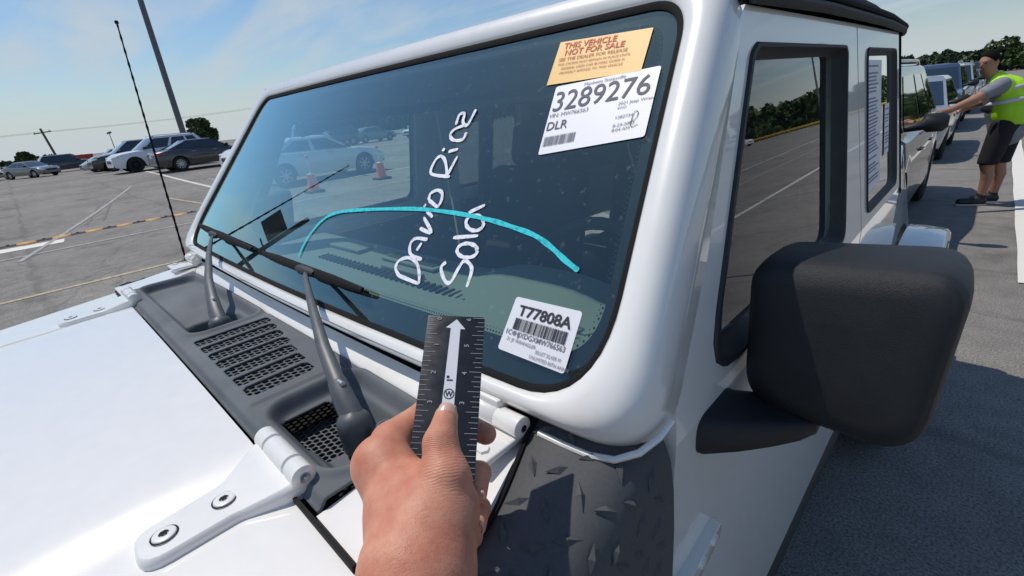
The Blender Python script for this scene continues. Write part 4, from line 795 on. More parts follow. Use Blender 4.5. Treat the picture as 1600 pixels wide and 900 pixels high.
def skinmat():
    m = MATS['skin']; t = m.node_tree; n = t.nodes; l = t.links; b = n['Principled BSDF']; c = n.new('ShaderNodeTexCoord')
    v = n.new('ShaderNodeTexVoronoi'); v.inputs['Scale'].default_value = 620; v.feature = 'DISTANCE_TO_EDGE'; l.new(c.outputs['Object'], v.inputs[0])
    x = n.new('ShaderNodeTexNoise'); x.inputs['Scale'].default_value = 38; x.inputs['Detail'].default_value = 9; x.inputs['Roughness'].default_value = .68; l.new(c.outputs['Object'], x.inputs[0])
    wv = n.new('ShaderNodeTexWave'); wv.inputs['Scale'].default_value = 60; wv.inputs['Distortion'].default_value = 9; wv.inputs['Detail'].default_value = 3; wv.inputs['Detail Scale'].default_value = 2; l.new(c.outputs['Object'], wv.inputs[0])
    a = n.new('ShaderNodeMath'); a.operation = 'MULTIPLY_ADD'; a.inputs[1].default_value = .12; l.new(wv.outputs['Fac'], a.inputs[0]); l.new(v.outputs[0], a.inputs[2])
    bm = n.new('ShaderNodeBump'); bm.inputs['Strength'].default_value = .38; bm.inputs['Distance'].default_value = .0006; l.new(a.outputs[0], bm.inputs['Height']); l.new(bm.outputs[0], b.inputs['Normal'])
    # creases over the thumb joint and the web, as shading relief
    prev = a.outputs[0]
    for ctr, ax_, frq, rr, amp in ((J['tip'], 'tt', 900, .016, .9), (J['tmcp'], 'tip', 620, .020, .3), (J['wrist'], 'palmc', 330, .045, .10), (J['itip'], 'idip', 900, .012, .5)):
        A = Vector(J[ax_][:3])-Vector(ctr[:3]); A.normalize(); off = Vector((.985, -.175, 1.2)); cc = Vector(ctr[:3])-off
        s1 = n.new('ShaderNodeVectorMath'); s1.operation = 'SUBTRACT'; s1.inputs[1].default_value = cc; l.new(c.outputs['Object'], s1.inputs[0])
        dt = n.new('ShaderNodeVectorMath'); dt.operation = 'DOT_PRODUCT'; dt.inputs[1].default_value = A; l.new(s1.outputs[0], dt.inputs[0])
        ln = n.new('ShaderNodeVectorMath'); ln.operation = 'LENGTH'; l.new(s1.outputs[0], ln.inputs[0])
        mk = n.new('ShaderNodeMapRange'); mk.inputs[1].default_value = rr*.5; mk.inputs[2].default_value = rr*1.4; mk.inputs[3].default_value = amp*6; mk.inputs[4].default_value = 0; l.new(ln.outputs['Value'], mk.inputs[0])
        nz = n.new('ShaderNodeTexNoise'); nz.inputs['Scale'].default_value = 120; nz.inputs['Detail'].default_value = 3; l.new(c.outputs['Object'], nz.inputs[0])
        ma = n.new('ShaderNodeMath'); ma.operation = 'MULTIPLY_ADD'; ma.inputs[1].default_value = frq*2.4; l.new(dt.outputs['Value'], ma.inputs[0])
        nm = n.new('ShaderNodeMath'); nm.operation = 'MULTIPLY'; nm.inputs[1].default_value = 7; l.new(nz.outputs[0], nm.inputs[0]); l.new(nm.outputs[0], ma.inputs[2])
        sn = n.new('ShaderNodeMath'); sn.operation = 'SINE'; l.new(ma.outputs[0], sn.inputs[0]); ab_ = n.new('ShaderNodeMath'); ab_.operation = 'ABSOLUTE'; l.new(sn.outputs[0], ab_.inputs[0]); pw = n.new('ShaderNodeMath'); pw.operation = 'POWER'; pw.inputs[1].default_value = .45; l.new(ab_.outputs[0], pw.inputs[0])
        fin = n.new('ShaderNodeMath'); fin.operation = 'MULTIPLY_ADD'; l.new(pw.outputs[0], fin.inputs[0]); l.new(mk.outputs[0], fin.inputs[1]); l.new(prev, fin.inputs[2]); prev = fin.outputs[0]
    l.new(prev, bm.inputs['Height'])
    r = n.new('ShaderNodeValToRGB'); e = r.color_ramp.elements; e[0].position = .3; e[0].color = (.50, .165, .10, 1); e[1].position = .74; e[1].color = (.68, .335, .215, 1); l.new(x.outputs[0], r.inputs[0]); l.new(r.outputs[0], b.inputs['Base Color'])
    b.inputs['Subsurface Weight'].default_value = .12; b.inputs['Subsurface Radius'].default_value = (.006, .002, .001); b.inputs['Subsurface Scale'].default_value = .6
skinmat()
HAND = empty('person', (.985, -.175, 1.2)); tag(HAND, 'bare tanned forearm and left hand gripping the black measuring gauge', 'person')
hb = hand_sdf(); hb.v = [(x-.985, y+.175, z-1.2) for x, y, z in hb.v]; ho = hb.build('body', 'skin', HAND, smooth=180); md = ho.modifiers.new('smooth', 'SMOOTH'); md.iterations = 4; md.factor = .5
def nail(c, up, nrm, wd, ln, name='fingernail'):
    c = Vector(c); up = Vector(up).normalized(); nrm = Vector(nrm); nrm = (nrm-up*nrm.dot(up)).normalized(); sd = up.cross(nrm); mb = MB(); vs = []; n = 8
    for j in range(n+1):
        v = j/n*2-1
        for i in range(n+1):
            u = i/n*2-1; w_ = wd*(1-.10*max(0, v)**2-.34*max(0, -v)**3)*(1-.5*max(0, v-.7)); vs.append(c+sd*u*w_+up*v*ln-nrm*(u*u*wd*.42+.0008*v*v)-Vector((.985, -.175, 1.2)))
    mb.add(vs, [(j*(n+1)+i, j*(n+1)+i+1, (j+1)*(n+1)+i+1, (j+1)*(n+1)+i) for j in range(n) for i in range(n)]); return mb.build(name, 'nail', HAND, smooth=180, solid=.0009)
CAMP = Vector((.98, 0, 1.65)); tt = Vector(J['tt'][:3]); tdir = tt-Vector(J['tip'][:3]); tn = (CAMP-tt).normalized(); tn = (tn-tdir.normalized()*tn.dot(tdir.normalized())).normalized()
nail(tt+tn*.0088-tdir*.06, tdir, tn, .0070, .0088)
for a, b in (('mdip', 'mtip'), ('rdip', 'rtip')):
    p = Vector(J[b][:3]); d = p-Vector(J[a][:3]); nn = Vector((.9, .25, .30)); nn = (nn-d.normalized()*nn.dot(d.normalized())).normalized(); nail(p+nn*(J[b][3]-.0008)+d*.02, d, nn, .0048, .0056)
# the gauge
tl, tr, br, bl = Vector((.6316, .2290, 1.4796)), Vector((.6701, .2634, 1.4702)), Vector((.7318, .1812, 1.3842)), Vector((.6955, .1485, 1.4097))
RY = ((tr-br).normalized()+(tl-bl).normalized()).normalized(); RX = (tr-tl).normalized(); RX = (RX-RY*RX.dot(RY)).normalized(); RZ = RX.cross(RY)
if RZ.dot(CAMP-tl) < 0: RZ = -RZ
RO = (tl+tr)/2
GA = empty('measuring_gauge', RO); tag(GA, 'black plastic ruler gauge with white arrow, pinched between thumb and fingers', 'ruler')
def RP(x, y, h=0): return RX*x+RY*y+RZ*h                        # x across from the middle, y up from the top edge (negative)
mb = MB(); panel(mb, [round_poly([(-.0265, -.150), (.0265, -.150), (.0265, 0), (-.0265, 0)], .0025, 4)], lambda a, b, d: RP(a, b, -d), .0018); mb.build('plate', 'ruler_black', GA, smooth=30, bevel=.0004)
mb = MB(); tk = []
for i in range(33):
    y = -.0015-i*.00445
    for s in (-1, 1):
        l_ = .0105 if i % 4 == 0 else (.0078 if i % 2 == 0 else .0058); x0, x1 = s*.0262, s*(.0262-l_); tk.append((x0, x1, y))
for x0, x1, y in tk: mb.add([RP(x0, y-.00022, .0003), RP(x1, y-.00022, .0003), RP(x1, y+.00022, .0003), RP(x0, y+.00022, .0003)], [(0, 1, 2, 3)])
kind(mb.build('tick_marks', 'ruler_print', GA, smooth=0, recalc=False), 'stuff')
mb = MB(); mb.add([RP(x, y, .00035) for x, y in ((-.0052, -.085), (.0052, -.085), (.0046, -.0135), (.0092, -.0135), (.0005, -.0035), (-.0088, -.0125), (-.0042, -.0128))], [(0, 1, 2, 6), (2, 3, 4, 5, 6)]); mb.build('arrow', 'ruler_white', GA, smooth=0, recalc=False)
def rtext(s, x, y, size, ang, mat, xs=1, bold=0):
    v, fc = text_mesh(s, size, 'CENTER', xs, bold); c, q = math.cos(ang), math.sin(ang); mb = MB(); mb.add([RP(x+a*c-b*q, y+a*q+b*c, .0006) for a, b in v], fc); return mb.build('numeral', mat, GA, smooth=0, recalc=False)
for i, t in enumerate('0123'): rtext(t, -.0135, -.0035-i*.0265, .0058, math.pi/2, 'ruler_print', 1, .0001)
for i, t in enumerate('6543'): rtext(t, .0135, -.0035-i*.0265, .0058, math.pi/2, 'ruler_print', 1, .0001)
rtext('1"', .0018, -.062, .0068, math.pi/2, 'ink_black', 1, .0003)
mb = MB(); ring = lambda r: [RP(r*math.cos(a), -.0755+r*math.sin(a), .0006) for a in np.linspace(0, 2*math.pi, 25)[:-1]]; mb.loft([ring(.0046), ring(.0038)], True); v, fc = text_mesh('W', .0068, 'CENTER', .9, .0002); mb.add([RP(a, -.0778+b, .0006) for a, b in v], fc); mb.build('emblem', 'ink_black', GA, smooth=0, recalc=False)
# ------------------------------------------------------------------ other cars
def paint(name, c, metal=.0, rough=.3): return M(name, c, rough, metal=metal, coat=1, var=.03, vscale=3)
paint('paint_graphite', (.022, .021, .026)); paint('paint_white', (.76, .77, .78)); paint('paint_black', (.012, .012, .014)); paint('paint_silver', (.44, .46, .48), .5); paint('paint_pale', (.60, .63, .64), .25)
paint('paint_blue', (.03, .05, .10)); paint('paint_red', (.40, .03, .03)); paint('paint_grey', (.16, .165, .17), .3); paint('paint_navy', (.018, .022, .035)); paint('paint_beige', (.42, .38, .32), .3)
def lerp_prof(pr, y):
    for (a, za), (b, zb) in zip(pr, pr[1:]):
        if a <= y <= b: t = (y-a)/(b-a); t = t*t*(3-2*t)*.35+t*.65; return za+(zb-za)*t
    return pr[0][1] if y < pr[0][0] else pr[-1][1]
SPEC = {
 'sedan': dict(L=4.75, W=1.84, H=1.44, R=.335, ax=(-1.42, 1.42), deck=[(-2.375, .78), (-2.30, .97), (-1.75, 1.04), (-1.1, 1.0), (.9, .93), (1.25, .93), (2.0, .83), (2.28, .70), (2.375, .58)], cab=(-1.80, -.95, .30, 1.12)),
 'compact': dict(L=3.9, W=1.70, H=1.50, R=.30, ax=(-1.2, 1.22), deck=[(-1.95, .80), (-1.88, 1.0), (-1.2, 1.0), (.8, .96), (1.05, .97), (1.65, .86), (1.88, .72), (1.95, .58)], cab=(-1.86, -1.35, .22, 1.10)),
 'suv': dict(L=4.75, W=1.93, H=1.74, R=.37, ax=(-1.42, 1.42), deck=[(-2.375, .86), (-2.30, 1.10), (-1.5, 1.12), (.9, 1.05), (1.2, 1.06), (2.0, .98), (2.28, .85), (2.375, .68)], cab=(-2.28, -1.85, .28, 1.12)),
}
def car(typ, loc, rz, mat, label, group=None, detail=2, extras=(), rim='rim', spokes=7):
    s_ = SPEC[typ]; L_, W_, H_, R_ = s_['L'], s_['W'], s_['H'], s_['R']; root = tag(empty('parked_car', (loc[0], loc[1], gz(loc[0], loc[1])), rz), label, 'car', group)
    ys = list(np.linspace(-L_/2, L_/2, 61)); zs0 = .24
    def wid(y): e = max(0, (abs(y)-(L_/2-.55))/.55); return W_/2*(1-.22*e**2.2-.03*max(0, abs(y)/(L_/2)-.4))
    rows = []
    for y in ys:
        zb = zs0+.10*max(0, (abs(y)-(L_/2-.3))/.3)
        for a in s_['ax']:
            d = abs(y-a); Ra = R_+.055
            if d < Ra: zb = max(zb, R_+math.sqrt(Ra*Ra-d*d)*.98)
        zd = lerp_prof(s_['deck'], y); w_ = wid(y); hgt = zd-zb; mid = max(zb+.01, .55); sh = max(mid+.01, zd-.14)
        h = [(w_*.955, zb), (w_*.99, zb+(mid-zb)*.4), (w_, mid), (w_*.992, (mid+sh)/2), (w_*.975, sh), (w_*.945, zd-.035), (w_*.88, zd-.004), (w_*.5, zd+.022), (0, zd+.03)]
        rows.append([(x, y, z) for x, z in h]+[(-x, y, z) for x, z in h[-2::-1]])
    mb = MB(); mb.loft(rows, False); n = len(rows[0])
    for r in (rows[0], rows[-1]): mb.add(r, [tuple(range(n))])
    body = mb.build('body', mat, root, smooth=38)
    mb = MB(); mb.box((0, 0, .46), (W_*.72, L_*.94, .42)); mb.build('underbody', 'gap_dark', root)
    y4, y3, y2, y1 = s_['cab']; wb = W_/2*.885; wr = W_/2*.685; zt = H_
    def cabx(t): return wb+(wr-wb)*t                             # t: 0 belt .. 1 roof
    def cp(y, t, sgn, out=0):
        zbelt = lerp_prof(s_['deck'], y)-.01; x = cabx(t)+out; return (sgn*x, y, zbelt+(zt-.07-zbelt)*t)
    rowsc = []
    for t in (0, .25, .5, .75, .93, 1.0):
        ya, yb = y4+(y3-y4)*t, y1+(y2-y1)*t; ring = []
        for k in range(9): y = ya+(yb-ya)*k/8; ring.append(cp(y, t, 1))
        for k in range(1, 6): x = 1-2*k/6; e = cp(yb, t, 1); ring.append((e[0]*x, yb+.07*(1-x*x), e[2]))
        for k in range(9): y = yb+(ya-yb)*k/8; ring.append(cp(y, t, -1))
        for k in range(1, 6): x = -1+2*k/6; e = cp(ya, t, 1); ring.append((e[0]*x, ya-.05*(1-x*x), e[2]))
        rowsc.append(ring)
    inn = [(p[0]*.90, (p[1]-(y3+y2)/2)*.93+(y3+y2)/2, zt-.02+.0*p[0]) for p in rowsc[-1]]; rowsc.append(inn); inn2 = [(p[0]*.5, (p[1]-(y3+y2)/2)*.6+(y3+y2)/2, zt-.002) for p in rowsc[-2]]; rowsc.append(inn2)
    mb = MB(); mb.loft(rowsc, True); mb.add(inn2, [tuple(range(len(inn2)))]); mb.build('cabin', mat, root, smooth=40)
    def glass_strip(name, f2, n_=6):
        m_ = MB(); g_ = [[f2(i/n_, j/4) for i in range(n_+1)] for j in range(5)]; m_.loft(g_, False); o = m_.build(name, 'car_glass', root, smooth=180); return o
    def wsf(u, t, front=True):
        ya = (y1+(y2-y1)*t) if front else (y4+(y3-y4)*t); x = (u*2-1)*.93; e = cp(ya, t, 1); out = .007 if front else -.007; bb = .07 if front else -.05
        return (e[0]*x, ya+bb*(1-x*x)+out, e[2]+.004)
    glass_strip('windshield', lambda u, v: wsf(u, .06+v*.86)); glass_strip('rear_window', lambda u, v: wsf(u, .12+v*.78, False))
    doors = [(.045, .47), (.53, .90)] if typ == 'sedan' else ([(.05, .52), (.57, .93)] if typ == 'compact' else [(.04, .40), (.45, .72), (.76, .95)])
    for sg in (1, -1):
        for a, b in doors:
            def sf(u, v, a=a, b=b):
                t = .08+v*.80; ya, yb = y4+(y3-y4)*t+.09, y1+(y2-y1)*t-.07; w_ = 1-(a+(b-a)*u); q = cp(ya+(yb-ya)*w_, t, sg, .006); return q
            glass_strip('side_window', sf)
        if detail > 0:
            mb = MB(); ym = y1-.28; mb.tube([(sg*(W_/2*.87), ym, 1.0 if typ != 'suv' else 1.12), (sg*(W_/2+.005), ym+.01, 1.02 if typ != 'suv' else 1.15), (sg*(W_/2+.03), ym+.01, 1.04 if typ != 'suv' else 1.17), (sg*(W_/2+.15), ym-.01, 1.045 if typ != 'suv' else 1.175), (sg*(W_/2+.19), ym-.01, 1.045 if typ != 'suv' else 1.175)], [(.03, .03), (.045, .05), (.085, .07), (.085, .065), (.05, .04)], 10, flat=(0, 0, 1)); mb.build('door_mirror', 'trim_black', root)
            for yh in (.25, -.72): mb = MB(); mb.tube([(sg*W_/2*.985, yh-.1, .87), (sg*(W_/2*.985+.025), yh, .875), (sg*W_/2*.985, yh+.1, .87)], .014, 6); mb.build('handle', 'chrome' if typ == 'sedan' else mat, root)
        zf = lerp_prof(s_['deck'], L_/2-.14)-.08
        mb = MB(); mb.loft([[(sg*wid(L_/2-.02)*.72, L_/2-.015, zf-.06), (sg*wid(L_/2-.02)*.70, L_/2-.03, zf+.04)], [(sg*(wid(L_/2-.06)*.97), L_/2-.045, zf-.05), (sg*(wid(L_/2-.06)*.96), L_/2-.05, zf+.06)], [(sg*(wid(L_/2-.30)+.006), L_/2-.30, zf+.02), (sg*(wid(L_/2-.30)+.002), L_/2-.31, zf+.10)]], False); mb.build('headlight', 'headlight', root, solid=.012)
        zr = lerp_prof(s_['deck'], -L_/2+.08)-.14
        mb = MB(); mb.loft([[(sg*wid(-L_/2)*.62, -L_/2-.006, zr-.05), (sg*wid(-L_/2)*.62, -L_/2-.006, zr+.08)], [(sg*(wid(-L_/2+.03)*1.0+.004), -L_/2+.02, zr-.05), (sg*(wid(-L_/2+.03)+.004), -L_/2+.02, zr+.09)], [(sg*(wid(-L_/2+.26)+.006), -L_/2+.26, zr), (sg*(wid(-L_/2+.26)+.004), -L_/2+.26, zr+.10)]], False); mb.build('taillight', 'taillight', root, solid=.012)
        for a in s_['ax']: wheel(root, (sg*(W_/2-.125), a, R_), sg, R_, .22, spokes=spokes, rim=rim)
    mb = MB(); mb.box((0, L_/2-.02, .60), (W_*.46, .06, .16)); mb.build('grille', 'trim_black', root, bevel=.02)
    mb = MB(); mb.box((0, L_/2-.04, .36), (W_*.78, .06, .12)); mb.build('lower_grille', 'trim_black', root, bevel=.02)
    mb = MB(); mb.box((0, -L_/2-.006, .78 if typ == 'sedan' else .85), (.32, .014, .15)); mb.build('number_plate', 'plate', root)
    if typ == 'suv':
        for sg in (1, -1): mb = MB(); mb.tube([(sg*wr*.92, y3+.1, zt-.03), (sg*wr*.92, y3+.25, zt+.015), (sg*wr*.92, y2-.15, zt+.015), (sg*wr*.92, y2-.02, zt-.03)], .016, 6); mb.build('roof_rail', 'chrome', root)
    for e in extras:
        if e == 'sticker':
            for (u, t, du, dt) in ((.78, .74, .16, .17), (.70, .30, .07, .1)):
                mb = MB(); mb.add([Vector(wsf(a, b))+Vector((0, .004, .003)) for a, b in ((u-du/2, t-dt/2), (u+du/2, t-dt/2), (u+du/2, t+dt/2), (u-du/2, t+dt/2))], [(0, 1, 2, 3)]); mb.build('sticker', 'sticker_white', root)
    return root
ROW = 'cars parked along the far lane'
P_ = math.pi
car('sedan', (-28.6, 7.4), 0.06, 'paint_graphite', 'dark graphite saloon car parked tail towards the speed bump', ROW, spokes=10)
car('suv', (-32.6, 6.2), P_+.06, 'paint_white', 'white sport utility car with black side trim and chrome roof rails', ROW, rim='tyre')
car('suv', (-39.2, 6.0), P_+.06, 'paint_black', 'black sport utility car parked beside the white one', ROW)
car('suv', (-46.5, 6.6), P_+.06, 'paint_navy', 'dark navy car half hidden behind the black sport utility car', ROW, 1)
car('sedan', (-52.5, 6.6), P_+.06, 'paint_silver', 'silver saloon peeping out behind the dark navy car', ROW, 1)
car('suv', (-60, 7.6), P_+.06, 'paint_grey', 'grey car at the far end of the parked row', ROW, 1)
car('sedan', (-61.2, 1.5), -1.0, 'paint_grey', 'grey-green saloon car standing alone on the open tarmac', None, 1)
car('sedan', (-66.5, -1.6), -1.0, 'paint_beige', 'pale beige car partly behind the grey-green saloon', None, 1)
car('suv', (-69.0, 4.6), .1, 'paint_navy', 'dark blue car parked in front of the red trailer', None, 1)
car('suv', (-38.5, 15.5), 0.05, 'paint_black', 'black van-like car behind the dark saloon roof', ROW, 1)
car('suv', (-33.2, 12.9), .05, 'paint_silver', 'silver car behind the bonnet of the dark saloon', ROW, 1)
car('suv', (-22.8, 9.0), P_+.05, 'paint_white', 'white pickup-fronted car just beside the windscreen post', None, 1)
# beyond the passenger windows
car('sedan', (-15.55, 7.3), .05, 'paint_pale', 'pale silver car beside the traffic cones, seen through the windscreen', None, 2)
for i, (x, y, m_, t_, lab) in enumerate(((-40.5, 20.5, 'paint_black', 'suv', 'black car far behind the cones seen through the passenger window'), (-42.5, 25.6, 'paint_grey', 'sedan', 'grey car far off, seen through the passenger window'), (-41, 30.8, 'paint_white', 'sedan', 'white car far off by the middle door pillar'), (-44, 36, 'paint_navy', 'suv', 'dark blue car far off, seen past the headrest'), (-48, 22.5, 'paint_silver', 'suv', 'silver car in the second far row behind the cones'))): car(t_, (x, y), .08 if i % 2 else P_+.1, m_, lab, 'cars seen through the cabin', 1)
# queue behind
car('suv', (-.46, 6.95), P_, 'paint_black', 'glossy black car queued directly behind the white off-road car', 'cars queued in the lane', 2)
car('compact', (-.42, 13.6), P_, 'paint_silver', 'small silver car with a white paper on its windscreen', 'cars queued in the lane', 2, ('sticker',))
car('suv', (-.62, 19.8), P_, 'paint_blue', 'dark blue car behind the small silver one', 'cars queued in the lane', 2, ('sticker',))
car('suv', (-.6, 26.2), P_, 'paint_silver', 'grey-silver tall car third in the queue', 'cars queued in the lane', 1, ('sticker',))
car('sedan', (-.5, 32.6), P_, 'paint_grey', 'grey car near the end of the queue', 'cars queued in the lane', 1)
car('suv', (-.4, 39), P_, 'paint_black', 'last dark car of the queue before the trees', 'cars queued in the lane', 1)
# beside the lot, seen in the door glass
car('suv', (30.6, 82), P_/2+.3, 'paint_white', 'white car parked by the wood, mirrored in the door glass', None, 1)
car('suv', (34.6, 80.5), P_/2+.3, 'paint_pale', 'pale car next to it by the wood', None, 1)
# ------------------------------------------------------------------ man in the hi-vis vest
MAN = empty('person', (1.05, 8.3, 0)); tag(MAN, 'man in yellow hi-vis vest, grey shirt and black shorts leaning on a mirror', 'person')
M('shirt', (.23, .24, .26), .85, var=.12, vscale=14); M('hivis', (.45, .80, .02), .6, var=.10, vscale=9); M('shorts', (.010, .010, .012), .85); M('shoe', (.012, .012, .014), .5); M('sole', (.5, .48, .46), .7); M('hair', (.012, .009, .008), .95, bump=.9, bscale=120, spec=.1); M('reflective', (.62, .63, .62), .3); M('skin_tan', (.40, .20, .125), .55); M('sock', (.02, .02, .02), .9); M('paper', (.62, .63, .64), .7); M('mouth', (.30, .10, .08), .5); M('eye', (.04, .03, .025), .2)
def q(*v): return (v[0]-1.05, v[1]-8.3, v[2], v[3])
def c2(a, b): return (*q(*a), *q(*b))
hip = (1.135, 8.30, .93, .115); che = (1.00, 8.27, 1.27, .155); nk = (.905, 8.25, 1.475, .058); hd = (.835, 8.22, 1.655, .095)
Ls, Le, Lw, Lh = (.985, 8.06, 1.40, .065), (.79, 7.86, 1.27, .047), (.60, 7.70, 1.175, .033), (.53, 7.65, 1.16, .034)
Rs, Re, Rw, Rh = (.965, 8.46, 1.40, .065), (.86, 8.42, 1.20, .045), (.73, 8.22, 1.165, .032), (.68, 8.16, 1.16, .034)
lh, lk, la, lt = (1.09, 8.20, .90, .105), (1.03, 8.17, .50, .066), (1.045, 8.20, .09, .042), (.90, 8.13, .045, .04)
rh_, rk, ra_, rt = (1.16, 8.42, .90, .105), (1.13, 8.38, .50, .066), (1.15, 8.42, .09, .042), (1.01, 8.37, .045, .04)
hc = [c2(che, nk), c2(nk, (hd[0]+.01, hd[1], 1.57, .062)), c2(Ls, Le), c2(Le, Lw), c2(Lw, Lh), c2(Rs, Re), c2(Re, Rw), c2(Rw, Rh), c2(hip, che), c2(lh, lk), c2(lk, (lk[0]+.03, lk[1]+.02, .36, .060)), c2((lk[0]+.03, lk[1]+.02, .36, .060), la), c2(rh_, rk), c2(rk, (rk[0]+.03, rk[1]+.02, .36, .060)), c2((rk[0]+.03, rk[1]+.02, .36, .060), ra_)]
for (h, dx, dy, dz) in ((Lh, -.62, -.55, -.3), (Rh, -.5, -.6, -.5)):
    d0 = Vector((dx, dy, dz)).normalized(); sd = d0.cross(Vector((0, 0, 1))).normalized()
    for k in range(4): a = Vector(h[:3])+sd*(k-1.5)*.017+d0*.02; b = a+d0*(.055+.008*(1.5-abs(k-1.5)))+Vector((0, 0, -.012)); hc.append(c2((*a, .010), (*b, .008)))
    a = Vector(h[:3]); b = a+d0*.04+Vector((0, 0, .035)); hc.append(c2((*a, .013), (*b, .009)))
hx, hy, hz_ = q(*hd)[:3]; fd = Vector((-.56, -.80, -.14)).normalized(); fs_ = fd.cross(Vector((0, 0, 1))).normalized(); fu = fs_.cross(fd)
def face(f_, s__, u): p = Vector((hx, hy, hz_))+fd*f_+fs_*s__+fu*u; return tuple(p)
Rf = np.array([list(fd), list(fs_), list(fu)]).T
els = [((hx, hy, hz_), (.098, .078, .118), Rf), (face(.025, 0, -.062), (.062, .052, .055), Rf), (face(.095, 0, -.018), (.022, .014, .026), Rf), (face(.080, 0, .022), (.02, .05, .014), Rf), (face(-.005, .080, -.015), (.022, .011, .032), Rf), (face(-.005, -.080, -.015), (.022, .011, .032), Rf)]
sdf_mesh('body', hc, 'skin_tan', MAN, .011, .018, els)
for s in (1, -1): mb = MB(); p = face(.087, s*.031, .004); mb.lathe([(-.008, 0), (-.006, .009), (.006, .009), (.008, 0)], p, 'x', 10); mb.build('eye', 'eye', MAN)
mb = MB(); a = Vector(face(.086, -.022, -.065)); b = Vector(face(.086, .022, -.065)); mb.tube([a, (a+b)/2+fd*.006, b], [.004, .006, .004], 8); mb.build('mouth', 'mouth', MAN)
def haircut(D, g):
    v = (g-np.array([hx, hy, hz_], np.float32)); f_ = v@np.array(list(fd), np.float32); u = v@np.array(list(fu), np.float32); return np.maximum(D, np.maximum(f_*.85-u*.62-.020, -u-.040))
sdf_mesh('hair', [], 'hair', MAN, .008, .01, [((hx, hy, hz_+.008), (.104, .084, .124), Rf)], haircut)
sdf_mesh('shirt', [c2((hip[0]-.005, hip[1], .86, .162), (1.06, 8.285, 1.10, .160)), c2((1.06, 8.285, 1.10, .158), (che[0], che[1], 1.28, .165)), c2((che[0]-.03, che[1], 1.38, .12), (.915, 8.25, 1.45, .075)), c2((*Ls[:3], .083), (.87, 7.945, 1.325, .074)), c2((*Rs[:3], .083), (.905, 8.44, 1.29, .074)), c2((.97, 8.12, 1.36, .10), (.96, 8.40, 1.36, .10))], 'shirt', MAN, .012, .03)
def vcut(D, g):
    # sleeveless: cut away round both arms and below the hem
    z = g[..., 2]; hem = z-(.90-.32*(g[..., 0]-.0)*0); D = np.maximum(D, .955-z)
    for a, b, r in ((Ls, Le, .092), (Rs, Re, .092)):
        a_ = np.array(q(*a)[:3], np.float32); b_ = np.array(q(*b)[:3], np.float32); ab = b_-a_; t = np.clip(((g-a_)@ab)/float(ab@ab), .10, 1); D = np.maximum(D, r-np.linalg.norm(g-(a_+t[..., None]*ab), axis=-1))
    a_ = np.array(q(*nk)[:3], np.float32); return np.maximum(D, .072-np.linalg.norm((g-a_-np.array([-.03, 0, .015], np.float32)), axis=-1))
vest = sdf_mesh('vest', [c2((1.165, 8.295, .93, .178), (1.11, 8.28, 1.10, .19)), c2((1.11, 8.28, 1.10, .19), (1.04, 8.27, 1.30, .182)), c2((1.0, 8.27, 1.36, .155), (.935, 8.25, 1.45, .095)), c2((.985, 8.11, 1.38, .107), (.965, 8.41, 1.38, .107)), c2((1.22, 8.27, 1.02, .14), (1.30, 8.24, 1.12, .05))], 'hivis', MAN, .012, .03, (), vcut)
# silver bands wrapped round the vest
for (z0, lean) in ((1.215, .25), (1.34, .35)):
    mb = MB(); rings = []
    for a in np.linspace(0, 2*math.pi, 33)[:-1]:
        ct, st = math.cos(a), math.sin(a); cx_ = 1.05+(1.27-z0)*.26-1.05; rings.append((cx_, ct, st))
    lo_ = []; up_ = []
    for cx_, ct, st in rings:
        for lst, dz in ((lo_, -.022), (up_, .022)): zz_ = z0+dz+lean*.12*ct*1.2; lst.append((cx_+.198*ct, -.025+.200*st, zz_))
    mb.loft([lo_, up_], True); b_ = mb.build('reflective_band', 'reflective', MAN, solid=.004)
mb = MB(); mb.box((.905-1.05, 8.08-8.3, 1.13), (.10, .02, .05), Matrix.Rotation(rad(25), 3, 'Y')); mb.build('chest_pocket', 'shorts', MAN, bevel=.006)
sdf_mesh('shorts', [c2((1.13, 8.30, .93, .148), (1.12, 8.30, .86, .15)), c2((lh[0], lh[1], .94, .122), (1.035, 8.175, .54, .100)), c2((rh_[0], rh_[1], .94, .122), (1.135, 8.385, .54, .100))], 'shorts', MAN, .012, .03, (), lambda D, g: np.maximum(D, .50-g[..., 2]))
for a, t in ((la, lt), (ra_, rt)):
    k = q(*a); t_ = q(*t)
    sdf_mesh('shoe', [(k[0]+.02, k[1], .052, .048, t_[0]-.03, t_[1], .045, .043), (k[0], k[1], .085, .046, k[0]-.06, k[1]-.02, .062, .046)], 'shoe', MAN, .008, .02, (), lambda D, g: np.maximum(D, .012-g[..., 2]))
    mb = MB(); d = (Vector(t_[:2])-Vector(k[:2])).normalized(); p0 = Vector((k[0]+.055, k[1]+.01)); p1 = Vector((t_[0]-.07, t_[1]-.02)); nn = Vector((-d.y, d.x))
    ol = [p0+nn*.04, p0-nn*.04, (p0+p1)/2-nn*.046, p1-nn*.035, p1+nn*.035, (p0+p1)/2+nn*.046]; mb.loft([[(p.x, p.y, 0) for p in ol], [(p.x, p.y, .020) for p in ol]], True, True); mb.build('sole', 'sole', MAN, bevel=.004)
    mb = MB(); mb.tube([(k[0], k[1], .08), (k[0], k[1], .155)], [.050, .046], 12); mb.build('sock', 'sock', MAN)
# papers in his other hand
mb = MB(); rows = []
for i in range(7): t = i/6; rows.append([(.64+.03*math.sin(t*2.5)-.02*t, 8.08, 1.18-.23*t), (.60+.03*math.sin(t*2.5)-.05*t, 8.19, 1.175-.22*t)])
mb.loft(rows, False); tag(mb.build('paper_sheet', 'paper', None, smooth=180, solid=.0015), 'crumpled grey paper sheet hanging from the hand of the man', 'paper')

